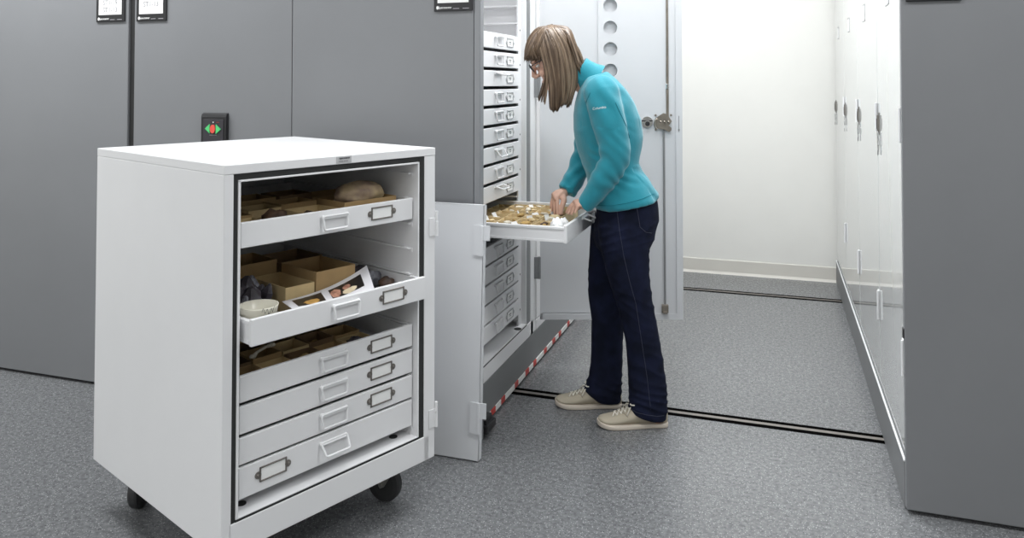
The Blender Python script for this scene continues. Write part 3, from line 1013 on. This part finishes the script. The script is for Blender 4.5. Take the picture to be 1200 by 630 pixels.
# ------------------------------------------------------------------ the woman
FD = 3.15            # distance of the figure's mid plane
FLAT = .463
rY = Vector((math.cos(YAW), math.sin(YAW), 0)); fY = Vector((-math.sin(YAW), math.cos(YAW), 0))
FBASE = rY*FLAT + fY*FD
def A(u, v, y=0.):
    """Figure space (x = towards her back, y = away, z = up) of a sighted point at depth y from her mid plane."""
    dx = (u-600)/F_PX; up = -(v-P_Y)/F_PX
    ct, st = math.cos(TILT), math.sin(TILT)
    s = (FD+y)/(ct-up*st)
    return Vector((dx*s-FLAT, y, CAM_H+(st+up*ct)*s))

def section_loft(b, secs, n=28, p=2.0, caps=True):
    rings = []
    for (uf, vf, ub, vb, hw, yc) in secs:
        f, k = A(uf, vf, yc), A(ub, vb, yc)
        c, a = (f+k)/2, (f-k)/2
        ring = []
        for i in range(n):
            t = 2*PI*i/n
            ct, st = math.cos(t), math.sin(t)
            e = 2/p
            ring.append(c + a*(math.copysign(abs(ct)**e, ct)) + Vector((0, hw*math.copysign(abs(st)**e, st), 0)))
        rings.append(ring)
    b.loft(rings, caps)

def limb(b, pts, n=18):
    """pts: (u, v, y, radius) resampled with Catmull-Rom, round ends."""
    P = [A(u, v, y) for u, v, y, r in pts]; R = [r for *_, r in pts]
    Q, RR = [], []
    for i in range(len(P)-1):
        p0, p1, p2, p3 = P[max(i-1, 0)], P[i], P[i+1], P[min(i+2, len(P)-1)]
        for k in range(5):
            t = k/5
            Q.append(.5*((2*p1)+(p2-p0)*t+(2*p0-5*p1+4*p2-p3)*t*t+(3*p1-p0-3*p2+p3)*t**3))
            RR.append(R[i]+(R[i+1]-R[i])*t)
    Q.append(P[-1]); RR.append(R[-1])
    b.tube(Q, RR, n)

def build_fig(b, name, m, parent, voxel, sm, fac=.5):
    o = b.build(name, m, parent)
    remesh(o, voxel, sm, fac)
    return o

# --- body (one continuous surface)
b = MB()
# head in its own frame: -x is forward, pitched down
HC = A(648.5, 66, 0)
TH = math.radians(34)
HM4 = Matrix.Translation(HC) @ Matrix.Rotation(-TH, 4, 'Y')
def HP(x, y, z): return HM4 @ Vector((x, y, z))
hs = [(-.112, -.074, -.040, .022), (-.100, -.086, -.012, .038), (-.080, -.088, .030, .050), (-.055, -.087, .060, .058), (-.025, -.086, .082, .064),
      (.005, -.084, .092, .068), (.035, -.088, .095, .070), (.065, -.082, .090, .066), (.090, -.064, .072, .052), (.106, -.038, .046, .034), (.112, -.012, .020, .014)]
rings = []
for z, xf, xb, hw in hs:
    c, a = (xf+xb)/2, (xb-xf)/2
    rings.append([HP(c-a*math.cos(2*PI*k/28), hw*math.sin(2*PI*k/28), z) for k in range(28)])
b.loft(rings)
def hell(c, r, mt=None):
    b.ell((0, 0, 0), r, 16, 10, HM4 @ Matrix.Translation(c) @ (mt or Matrix.Identity(4)))
b.tube([HP(-.083, 0, .022), HP(-.094, 0, .002), HP(-.108, 0, -.022), HP(-.101, 0, -.034)], [.008, .009, .012, .009], 12)   # nose
for s in (-1, 1):
    hell((-.094, s*.010, -.030), (.011, .008, .008))                 # nostril wings
    hell((-.080, s*.034, .026), (.012, .022, .007))                  # brow
    hell((-.0765, s*.031, .013), (.0115, .0150, .0080))              # lowered upper lid
    hell((-.070, s*.036, -.030), (.020, .022, .018))                 # cheek
    hell((.008, s*.069, -.004), (.016, .006, .028))                  # ear
hell((-.088, 0, -.062), (.009, .022, .006)); hell((-.087, 0, -.072), (.008, .019, .006))   # mouth
hell((-.080, 0, -.100), (.014, .018, .014))                          # chin
# neck, torso, arms, legs under the clothes
limb(b, [(656, 76, 0, .048), (668, 86, 0, .050), (682, 92, 0, .054), (697, 104, 0, .060)])
section_loft(b, [(688, 98, 716, 90, .09, 0), (682, 112, 732, 104, .135, 0), (680, 135, 742, 130, .130, 0), (681, 160, 744, 162, .125, 0), (688, 190, 743, 194, .115, 0),
                 (700, 225, 752, 225, .130, 0), (706, 250, 758, 248, .138, 0), (708, 272, 752, 274, .13, 0)])
NEAR = [(706, 106, -.150), (714, 140, -.178), (721, 168, -.185), (722, 189, -.182), (708, 210, -.168), (694, 229, -.150), (684, 240, -.135)]
FAR = [(700, 106, .150), (694, 145, .185), (688, 180, .195), (676, 205, .165), (664, 224, .120)]
limb(b, [(*p, r) for p, r in zip(NEAR, (.050, .046, .042, .040, .036, .029, .024))])
limb(b, [(*p, r) for p, r in zip(FAR, (.050, .044, .040, .034, .024))])
limb(b, [(733, 262, -.078, .062), (738, 310, -.088, .058), (747, 365, -.090, .052), (756, 420, -.090, .044), (765, 480, -.088, .036), (764, 489, -.088, .038)])
limb(b, [(722, 262, .078, .062), (716, 310, .088, .058), (711, 365, .090, .052), (711, 420, .090, .044), (713, 458, .088, .036), (712, 466, .088, .038)])
# hands
def hand(b, wrist, knuck, wvec, tips, thumb_base, thumb_tip, pw=.037, bulge=None, curl=.012):
    """Palm from wrist to knuckles (half width along wvec), four unequal fingers and a thumb from the side of the palm."""
    w = wvec.normalized()
    d = (knuck-wrist)
    nrm = d.cross(w).normalized()
    if bulge is not None and nrm.dot(bulge) < 0: nrm = -nrm
    rings = []
    for t, sw, th in ((0, .60, .017), (.3, .80, .018), (.65, .98, .017), (.92, 1., .014), (1.04, .92, .011)):
        c = wrist + d*t + nrm*.004*math.sin(PI*t)
        rings.append([c + w*pw*sw*math.cos(2*PI*k/18) + nrm*th*math.sin(2*PI*k/18) for k in range(18)])
    b.loft(rings)
    for i, tip in enumerate(tips):
        off = (i-1.5)/1.5*pw*.80
        k0 = knuck + w*off - d.normalized()*(.010 + .004*abs(i-1))
        m1 = k0 + (tip-k0)*.42 + nrm*curl
        m2 = k0 + (tip-k0)*.75 + nrm*curl*.7
        r = (.0076, .0078, .0075, .0066)[i]
        pts = [k0 - d.normalized()*.012, k0, m1, m2, tip]
        b.tube(pts, [r, r*1.06, r*.98, r*.90, r*.70], 10)
        b.ell(tip, (r*.72,)*3, 10, 8)
        b.ell(m1, (r*1.04,)*3, 10, 8)
    tb = thumb_base
    m1 = tb + (thumb_tip-tb)*.5 + nrm*.006
    b.tube([wrist + d*.25 + (tb-wrist)*.2, tb, m1, thumb_tip], [.015, .0125, .0105, .0080], 10)
    b.ell(thumb_tip, (.0082,)*3, 10, 8)
    return nrm
Bu = Vector((-.7, -.1, .7))
# far (right) hand: reaches down, finger tips and thumb pinching over the trays
fw, fk = A(664, 225, .118), A(648.5, 230.5, .085)
ft = [A(653.5, 252, .028), A(650, 251, .054), A(646.5, 248.5, .084), A(645, 243, .110)]
hand(b, fw, fk, Vector((-.15, 1, .15)), ft, A(661, 235, .052), A(657.5, 250, .030), pw=.038, bulge=Bu, curl=.011)
# near (left) hand: steadies the wadding at the drawer front
nw, nk = A(684, 240, -.135), A(672.5, 238.5, -.118)
ntip = [A(664, 248.5, -.082), A(666.5, 250, -.108), A(670, 250.5, -.134), A(674, 249, -.156)]
hand(b, nw, nk, Vector((.12, -1, .0)), ntip, A(676, 243, -.088), A(668.5, 248.5, -.075), pw=.036, bulge=Bu, curl=.009)
person = b.build('person', 'skin')
remesh(person, .0025, 3, .5)
person.location = (FBASE.x, FBASE.y, 0)
person.rotation_euler = (0, 0, YAW)
tag(person, 'woman in teal fleece and dark jeans bending over the pulled-out drawer', 'person')

# face details
for s in (-1, 1):
    e = MB().ell((0, 0, 0), (.0105, .0120, .0095), 16, 12, HM4 @ Matrix.Translation((-.0735, s*.031, .006)))
    e.build('eye', 'eye', person, smooth=True)
    MB().ell((0, 0, 0), (.0030, .0055, .0055), 14, 8, HM4 @ Matrix.Translation((-.0825, s*.031, .001))).build('iris', 'iris', person, smooth=True)
    pts = [HP(-.089, s*(.018+.030*t), .026+.006*math.sin(PI*t)) for t in [k/6 for k in range(7)]]
    MB().tube(pts, [.0014, .002, .0024, .0024, .002, .0016, .001], 6).build('eyebrow', 'hair', person)
lp = MB()
lp.tube([HP(-.092+.004*abs(t), t*.019, -.062-.001*abs(t)) for t in (-1, -.5, 0, .5, 1)], [.001, .0034, .0030, .0034, .001], 8)
lp.tube([HP(-.0915+.005*abs(t), t*.018, -.0695+.003*abs(t)) for t in (-1, -.5, 0, .5, 1)], [.001, .0036, .0042, .0036, .001], 8)
lp.build('lips', 'lip', person, smooth=True)
# glasses
g = MB()
for s in (-1, 1):
    n = 22
    pts = []
    for k in range(n):
        a = 2*PI*k/n
        ca, sa = math.cos(a), math.sin(a)
        pts.append(HP(-.1005+.004*ca*s*.0, s*.033+.024*math.copysign(abs(ca)**.7, ca), .008+.0165*math.copysign(abs(sa)**.7, sa)))
    g.tube(pts, .0021, 6, closed=True)
    g.tube([HP(-.100, s*.057, .016), HP(-.094, s*.066, .017), HP(-.04, s*.073, .014), HP(.005, s*.074, .010), HP(.020, s*.074, -.004)], .0020, 6)
g.tube([HP(-.1005, -.010, .012), HP(-.104, 0, .015), HP(-.1005, .010, .012)], .0018, 6)
g.build('glasses', 'black', person)

# --- hair
def bez(p, t):
    n = len(p)-1
    q = [Vector(x) for x in p]
    while len(q) > 1:
        q = [q[i].lerp(q[i+1], t) for i in range(len(q)-1)]
    return q[0]
def lerp_list(L, t):
    x = t*(len(L)-1); i = min(int(x), len(L)-2); f = x-i
    return tuple(a+(b_-a)*f for a, b_ in zip(L[i], L[i+1]))
hb = MB()
rn = random.Random(12)
HR = Vector((.103, .080, .103)); HO = Vector((.010, 0, .020))
INV = HM4.inverted()
# scalp under the strands
t = bmesh.new()
bmesh.ops.create_icosphere(t, subdivisions=4, radius=1)
bad = []
for v in t.verts:
    p = Vector((v.co.x*HR.x*.96, v.co.y*HR.y*.96, v.co.z*HR.z*.96)) + HO
    v.co = HM4 @ p
    if (p.x < -.050 and p.z < .045) or p.z < -.03: bad.append(v)
bmesh.ops.delete(t, geom=bad, context='VERTS')
hb.mi = 1
hb.merge(t)
def side_y(P):
    q = INV @ P - HO
    e = (q.x/HR.x)**2 + (q.z/HR.z)**2
    return HR.y*math.sqrt(max(0., 1-e))
def spline(L, t):
    x = t*(len(L)-1); i = min(int(x), len(L)-2); f = x-i
    p0, p1, p2, p3 = (Vector(L[max(i-1, 0)]), Vector(L[i]), Vector(L[i+1]), Vector(L[min(i+2, len(L)-1)]))
    return .5*((2*p1)+(p2-p0)*f+(2*p0-5*p1+4*p2-p3)*f*f+(3*p1-p0-3*p2+p3)*f**3)
def strand(path, s, r, lay, y0=0., yend=None, seg=15, tone=.5):
    """path: sighted points from root to tip; the strand lies on the head, then hangs."""
    pts, ym = [], 0.
    for k in range(seg):
        f = k/(seg-1)
        uv = spline(path, f)
        P = A(uv.x, uv.y, 0)
        ym = max(ym, side_y(P)-.016*lay)
        hang = max(0, f-.55)/.45
        yv = max(.004, ym*(1-.22*hang) + .004)
        if yend is not None: yv = yv*(1-hang)+yend*hang
        P = A(uv.x, uv.y, s*yv+y0)
        pts.append(P)
    rs = [r*(.7+.5*math.sin(PI*min(1, .2+.7*k/(seg-1)))) for k in range(seg)]
    rs[-1] = r*.10; rs[-2] = r*.40; rs[-3] = r*.75
    hb.mi = rn.choice((0, 2, 2, 2)) if tone > .86 else (rn.choice((1, 1, 1, 0)) if tone < .35 or lay > .7 else rn.choice((0, 0, 0, 2)))
    hb.tube(pts, rs, 6)
# side curtains: root, on the head, beside the cheek, tip
GUIDE = [((630, 39), (632, 56), (640, 88), (632, 119)),
         ((631, 37), (634, 56), (642, 92), (645, 128)),
         ((634, 34), (640, 57), (647, 96), (648, 133)),
         ((638, 32), (647, 58), (653, 98), (653, 131)),
         ((642, 30.5), (655, 58), (660, 96), (658, 125)),
         ((646, 30), (662, 57), (667, 94), (662, 123)),
         ((650, 30.5), (667, 55), (673, 90), (666, 128)),
         ((654, 32), (670, 53), (678, 82), (671, 113)),
         ((658, 35), (673, 53), (681, 74), (677, 97)),
         ((661, 37), (675, 55), (683, 72), (683, 84))]
def guide(t):
    x = t*(len(GUIDE)-1); i = min(int(x), len(GUIDE)-2); f = x-i
    return [tuple(a+(c-a)*f for a, c in zip(p, q)) for p, q in zip(GUIDE[i], GUIDE[i+1])]
CL = [(rn.gauss(0, 1.0), rn.gauss(0, .05), rn.gauss(0, .6), rn.random()) for _ in range(130)]
for i in range(1450):
    near = i < 950
    t = (i % 950)/(950 if near else 500)
    t = .105+.895*t if t > .045 else t*1.4
    cl = CL[int(t*60)+(0 if near else 65)]
    tc = (int(t*60)+.5)/60
    lay = rn.random()
    g = guide(min(1, max(0, t)))
    gc = guide(min(1, max(0, tc)))
    wob = cl[0]+rn.gauss(0, .5)
    ln = 1.02-abs(cl[1])-abs(rn.gauss(0, .035))-.04*lay
    tip = (gc[3][0]*.55+g[3][0]*.45, gc[3][1]*.55+g[3][1]*.45)
    path = [(g[0][0]+rn.gauss(0, .4), g[0][1]+rn.gauss(0, .4)+1.5*lay), (g[1][0]+cl[2]+rn.gauss(0, .4), g[1][1]), (g[2][0]+wob*.6, g[2][1]), (g[2][0]+(tip[0]-g[2][0])*ln+wob, g[2][1]+(tip[1]-g[2][1])*ln)]
    if not near:
        path = [(x_-1 if k > 1 else x_, c-2 if k == 3 else c) for k, (x_, c) in enumerate(path)]
    strand(path, -1 if near else 1, .0025+.0015*rn.random(), lay, tone=cl[3])
# crown and back of the head
for i in range(220):
    y = rn.uniform(-.076, .076)
    q = math.sqrt(max(0, 1-(abs(y)/.084)**2))
    lay = rn.random()
    pts = []
    P0 = [(648, 30+3*abs(y)/.08), (662+4*q, 33+8*(1-q)), (666+8*q, 50), (672+8*q, 68), (677+8*q+rn.gauss(0, 1.2), 82+rn.gauss(0, 2.5))]
    seg = 14
    for k in range(seg):
        f = k/(seg-1)
        uv = spline(P0, f)
        pts.append(A(uv.x-1.5*lay, uv.y+1.0*lay, y*(.25+.68*min(1, f*2.2))))
    rs = [.0042]*seg; rs[-1] = .0005; rs[-2] = .0018
    hb.mi = rn.choice((0, 0, 1, 1, 2))
    hb.tube(pts, rs, 6)
# fringe swept over the forehead
for i in range(240):
    w = rn.random()
    y1 = rn.uniform(-.068, .070)
    lay = rn.random()
    k_ = abs(y1)/.07
    P0 = [(640+6*w+rn.gauss(0, .6), 31+2*k_), (628+3*w, 33+8*k_+3*w), (617.5+4*k_+2*w, 47+7*k_+3*w), (613.5+12*k_*w+5*w, 68+rn.gauss(0, 2.0)+1.5*w)]
    pts = []
    seg = 13
    for k in range(seg):
        f = k/(seg-1)
        uv = spline(P0, f)
        pts.append(A(uv.x+1.2*lay, uv.y, y1*(.15+.9*min(1, f*1.5))))
    rs = [.0040]*seg; rs[-1] = .0005; rs[-2] = .0018
    hb.mi = rn.choice((0, 0, 1, 1, 2))
    hb.tube(pts, rs, 6)
# hair drawn from the parting down over the near temple
for s_ in (-1, 1):
    for i in range(170):
        w = rn.random()
        P0 = [(637+4*w+rn.gauss(0, .6), 33-1.5*w), (629+7*w, 44), (621+11*w+rn.gauss(0, .5), 57), (615+19*w+rn.gauss(0, .6), 69+2.5*w+rn.gauss(0, 1.5))]
        strand(P0, s_, .0028+.0014*rn.random(), .3*rn.random()-.25, tone=rn.choice((.2, .5, .6, .5)))
hb.mi = 0
hb.build('hair', ['hair', 'hairdark', 'hairlight'], person, smooth=True)

# --- fleece jacket
def ripple(p, f, ph, amp):
    return amp*math.sin(f*p+ph)
jb = MB()
section_loft(jb, [(697.5, 244, 770.5, 231, .176, 0), (692, 238, 769.5, 226, .178, 0), (689, 222, 762, 211, .168, 0), (687, 206, 752, 199, .155, 0), (682, 190, 748, 192, .150, 0), (676, 172, 750.5, 176, .156, 0), (672, 152, 752.5, 160, .162, 0),
                  (672, 134, 750.5, 138, .166, 0), (674, 118, 742, 118, .168, 0), (677, 106, 731, 102, .160, 0), (681, 97, 719, 91, .130, 0), (683, 91, 711, 84, .085, 0)], n=36, p=2.3)
limb(jb, [(700, 104, -.125, .064), (706, 112, -.158, .068), (712, 138, -.180, .066), (719, 166, -.186, .060), (720, 188, -.182, .056), (708, 208, -.168, .049), (696, 227, -.150, .041), (687, 238, -.138, .034), (684, 241, -.134, .031)], 22)
limb(jb, [(698, 104, .125, .064), (698, 112, .158, .066), (692, 145, .184, .060), (687, 178, .196, .055), (676, 203, .168, .048), (666.5, 221, .126, .040), (664, 225, .118, .038)], 22)
jacket = build_fig(jb, 'fleece_jacket', 'fleece', person, .0062, 9)
def wrinkle(o, fn):
    me = o.data
    for v in me.vertices:
        d = fn(v.co)
        if d: v.co += v.normal*d
    me.update()
EL = A(721, 188, -.182); WA = A(748, 195, 0); WR = A(690, 236, -.14); HEMZ = A(730, 240, 0).z
def jw(p):
    d = .0035*noise.noise(p*9) + .0016*noise.noise(p*23)
    q = (p-EL).length                                         # creases at the elbow
    if q < .16 and p.y < -.10:
        k = (1-q/.16)
        d += .0058*k*math.sin((p.x*.8+p.z*1.0)*120+5*noise.noise(p*10))*(.5+noise.noise(p*7))
    if p.y > -.13 and 1.0 > p.z > .86:                        # waist folds
        d += .0035*math.sin((p.z*1.0+p.x*.55)*95+4*noise.noise(p*8))*(1 if p.x > -.12 else .5)
    if p.y < -.1 and 1.15 < p.z < 1.36:                       # upper sleeve
        d += .0026*math.sin((p.z+p.x*1.6)*52+5*noise.noise(p*6))*(.4+noise.noise(p*5))
    if p.y > .09 and p.z < 1.15:
        d += .0035*math.sin((p.z-p.x)*110+3*noise.noise(p*9))
    return d
wrinkle(jacket, jw)
sub = jacket.modifiers.new('sub', 'SUBSURF'); sub.levels = 1; sub.render_levels = 1
# stand collar
cb = MB()
cen, up_ = A(688, 90, 0), (A(672, 78, 0)-A(688, 90, 0)).normalized()
rings = []
for h, ru, ry, lean in ((-.030, .078, .086, 0), (0, .066, .070, 0), (.025, .061, .064, 0), (.046, .060, .063, .002), (.049, .056, .059, .002), (.044, .053, .056, .002), (.0, .050, .053, 0)):
    c = cen + up_*h
    side = Vector((up_.z, 0, -up_.x))
    rings.append([c + side*ru*math.cos(2*PI*k/32) + Vector((0, ry*math.sin(2*PI*k/32), 0)) for k in range(32)])
cb.loft(rings, cap=False)
col_ = cb.build('collar', 'fleece', jacket, smooth=True)
dg = bpy.context.evaluated_depsgraph_get(); dg.update()
def surf_line(o, pts, r, name, m, parent, seg=10, lift=.0006, n=5):
    """Thin seam laid on the side of a garment that faces the aisle."""
    tree = BVHTree.FromPolygons([v.co.copy() for v in o.data.vertices], [list(p.vertices) for p in o.data.polygons])
    out = []
    for i in range(len(pts)-1):
        for k in range(seg):
            t = k/seg
            u = pts[i][0]+(pts[i+1][0]-pts[i][0])*t; v = pts[i][1]+(pts[i+1][1]-pts[i][1])*t
            a, c = A(u, v, -.6), A(u, v, .3)
            hit = tree.ray_cast(a, (c-a).normalized(), 2.)
            if hit[0] is not None:
                if out and (hit[0]-out[-1]).length > .022: continue
                out.append(hit[0] + hit[1].normalized()*lift)
    if len(out) > 2:
        return MB().tube(out, r, n).build(name, m, parent, smooth=True)
surf_line(jacket, [(721, 120), (735, 150), (741, 180), (746, 205), (751, 238)], .0012, 'seam', 'fleeced', jacket)
surf_line(jacket, [(692, 108), (686, 122), (684, 140)], .0012, 'seam', 'fleeced', jacket)
surf_line(jacket, [(701, 240.5), (716, 241), (735, 238), (752, 233), (768, 226)], .0012, 'seam', 'fleeced', jacket)
# small embroidered word on the sleeve, wrapped on to the cloth
tree = BVHTree.FromPolygons([v.co.copy() for v in jacket.data.vertices], [list(p.vertices) for p in jacket.data.polygons])
me = text_mesh('Columbia', .013, .0)
ang = math.radians(8)
for v in me.vertices:
    x, z = v.co.x*1.0, v.co.z
    u = 702.5 + (x*math.cos(ang))/.00324*1.0
    w = 126.5 - (z + x*math.sin(ang))/.00324
    a, c = A(u, w, -.6), A(u, w, .3)
    hit = tree.ray_cast(a, (c-a).normalized(), 2.)
    v.co = (hit[0]+hit[1].normalized()*.0022) if hit[0] else a
me.materials.clear(); me.materials.append(M['pinkstitch'])
o = bpy.data.objects.new('embroidery', me); COL.objects.link(o); o.parent = jacket

# --- jeans
pb = MB()
section_loft(pb, [(701, 236, 767, 226, .150, 0), (699, 246, 769.5, 236, .160, 0), (697, 262, 771, 254, .166, 0), (696, 280, 764, 282, .166, 0), (700, 292, 758, 292, .150, 0)], n=36, p=2.3)
section_loft(pb, [(700, 262, 769, 262, .083, -.085), (702, 285, 761, 283, .086, -.086), (710, 318, 761, 320, .080, -.088), (720, 350, 765, 352, .070, -.090), (728, 376, 770, 378, .063, -.091), (733, 400, 774, 400, .060, -.091),
                  (735.5, 428, 778, 426, .060, -.090), (736.5, 456, 782, 456, .064, -.088), (736, 474, 783, 476, .067, -.088), (735.5, 480, 781, 489, .068, -.088), (746, 486, 780, 490, .055, -.088)], n=28, p=2.2)
section_loft(pb, [(693, 262, 760, 262, .083, .085), (691, 285, 752, 285, .084, .086), (689, 318, 744, 318, .076, .088), (689, 344, 738, 346, .068, .090), (693, 374, 732, 376, .060, .090), (693, 400, 730, 400, .056, .090),
                  (692, 425, 730, 425, .057, .090), (689, 442, 729.5, 444, .061, .089), (683.5, 454, 729, 458, .064, .088), (686, 459, 728, 468, .063, .088), (698, 468, 727, 470, .050, .088)], n=28, p=2.2)
jeans = build_fig(pb, 'jeans', 'denim', person, .0062, 7)
def dw_(p):
    d = .0016*noise.noise(p*10)
    z = p.z
    def band(z0, w, f, a, tilt):
        k = max(0, 1-abs(z-z0)/w)
        q = abs(math.sin((z+tilt*p.x+.15*p.y)*f+2.6*noise.noise(p*7)))
        m = max(0, noise.noise(Vector((p.x*6+9, p.y*6+3, p.z*4+1)))+.45)
        return 1.7*a*k*m*(1-2*q**.5)
    d += band(.46, .20, 78, .0036, .5)          # behind and above the knee
    d += band(.70, .13, 70, .0036, -.45)         # under the seat
    d += band(.26, .18, 70, .0024, .3)
    d += band(.09, .07, 90, .0034, .3)           # stacked above the hem
    return d
wrinkle(jeans, dw_)
sub = jeans.modifiers.new('sub', 'SUBSURF'); sub.levels = 1; sub.render_levels = 1
surf_line(jeans, [(723, 246), (726, 270), (731, 300), (738, 330), (745, 355), (752, 400), (758, 440), (763, 484)], .0011, 'side_seam', 'stitch', jeans)
surf_line(jeans, [(746, 241), (750, 266), (757, 272), (764, 273)], .0011, 'pocket_seam', 'stitch', jeans)
surf_line(jeans, [(703, 292), (707, 310), (704, 340), (703, 372), (705, 410), (706, 440)], .0010, 'side_seam', 'stitch', jeans)
surf_line(jeans, [(738, 478), (746, 483), (758, 486), (770, 487.5), (779, 486.5)], .0011, 'hem_seam', 'stitch', jeans)

# --- shoes
def shoe(toe_uv, heel_uv, y, rz_extra=0.):
    toe, heel = A(*toe_uv, y), A(*heel_uv, y)
    toe.z = heel.z = 0
    d = (toe-heel); Ln = d.length
    ang = math.atan2(d.y, d.x)
    root = bpy.data.objects.new('shoe', None); COL.objects.link(root); root.parent = person
    root.location = heel; root.rotation_euler = (0, 0, ang+rz_extra); root.empty_display_size = .05
    # x from heel (0) to toe (L); half-widths and profile heights along the length
    st = [(0.0, .016, .060), (.03, .030, .078), (.12, .034, .082), (.25, .034, .080), (.38, .036, .078), (.50, .041, .074), (.60, .045, .062), (.72, .047, .050), (.84, .044, .042), (.92, .037, .036), (.965, .027, .031), (.99, .015, .026), (1.0, .006, .022)]
    def sm(L, n):
        out = []
        for q in range(n+1):
            x = q/n*(len(L)-1); i = min(int(x), len(L)-2); f = x-i
            p0, p1, p2, p3 = (Vector(L[max(i-1, 0)]), Vector(L[i]), Vector(L[i+1]), Vector(L[min(i+2, len(L)-1)]))
            out.append(tuple(.5*((2*p1)+(p2-p0)*f+(2*p0-5*p1+4*p2-p3)*f*f+(3*p1-p0-3*p2+p3)*f**3)))
        return out
    st = sm(st, 44)
    b = MB()
    rings = []
    for t, hw, h in st:
        x = t*Ln
        ring = []
        for k in range(24):
            a = 2*PI*k/24
            c, s_ = math.cos(a), math.sin(a)
            z = .010 + .010*max(0, (t-.8)/.2)**2 + (h-.010)*(.5+.5*s_)**.85
            wfac = math.copysign(abs(c)**.75, c)*(1 - .30*max(0, s_)*(1 if t < .55 else .55))
            ring.append((x, hw*wfac*.96, z))
        rings.append(ring)
    b.loft(rings)
    up = b.build('upper', 'shoe', root, smooth=True)
    b = MB()
    rings = []
    n = 40
    def outline(scale, z):
        pts = []
        for t, hw, h in st: pts.append((t*Ln, (hw+.003)*scale))
        return [(x, w_, z) for x, w_ in pts] + [(x, -w_, z) for x, w_ in pts[::-1]]
    def spring(p): # toe spring
        x, y_, z = p
        k = max(0, x/Ln-.78)/.22
        return (x + .004*k*k, y_, z + .011*k*k)
    for sc, z in ((.90, .0), (.97, .002), (1.0, .006), (1.01, .011), (.99, .0155), (.92, .0165)):
        rings.append([spring(p) for p in outline(sc, z)])
    b.loft(rings)
    so = b.build('sole', 'sole', root)
    bevel = so.modifiers.new('bev', 'BEVEL'); bevel.width = .0015; bevel.segments = 2
    # stitched toe cap line and laces
    tree = BVHTree.FromPolygons([v.co.copy() for v in up.data.vertices], [list(p.vertices) for p in up.data.polygons])
    def drop(x, y_):
        hit = tree.ray_cast(Vector((x, y_, .2)), Vector((0, 0, -1)))
        return hit[0] + Vector((0, 0, .0025)) if hit[0] else None
    lb = MB()
    for i in range(5):
        x = Ln*(.50+.060*i)
        for s in (-1, 1):
            pts = [drop(x+.010*s*k*.5+.012*(k), s*.021*(k*2-1)) for k in (0, .25, .5, .75, 1)]
            pts = [p for p in pts if p]
            if len(pts) > 2: lb.tube(pts, .0026, 6)
    kx = Ln*.50
    kz = drop(kx, 0)
    for s in (-1, 1):
        c = kz + Vector((0, s*.018, .003))
        lb.tube([c+Vector((.014*math.sin(a)*.9, s*.020*(1-math.cos(a))*.6-s*.012, .004*math.sin(a*.5)+.004)) for a in [2*PI*k/14 for k in range(14)]], .0026, 6, closed=True)
        lb.tube([kz+Vector((0, 0, .003)), kz+Vector((.018, s*.028, -.004)), kz+Vector((.030, s*.040, -.022))], .0024, 6)
    lb.build('laces', 'lace', root, smooth=True)
    pts = [drop(Ln*(.70-.10*abs(t)), t*.040) for t in [k/5 for k in range(-5, 6)]]
    pts = [p-Vector((0, 0, .0018)) for p in pts if p]
    if len(pts) > 2:
        MB().tube(pts, .0010, 5).build('toe_seam', mat('shoe_seam', (.25, .22, .18), .9), root)
    return root
shoe((700.5, 500.5), (781.5, 494.5), -.088, .06)
shoe((651.5, 472.5), (728, 474), .088)
bpy.context.view_layer.update()

# ------------------------------------------------------------------ world, colour management
w = bpy.data.worlds.new('world'); S.world = w
w.use_nodes = True
w.node_tree.nodes['Background'].inputs[0].default_value = (.9, .95, 1, 1)
w.node_tree.nodes['Background'].inputs[1].default_value = .2
S.view_settings.view_transform = 'Standard'
S.view_settings.look = 'None'
S.view_settings.gamma = 1
S.view_settings.use_curve_mapping = False
S.view_settings.exposure = 0.0
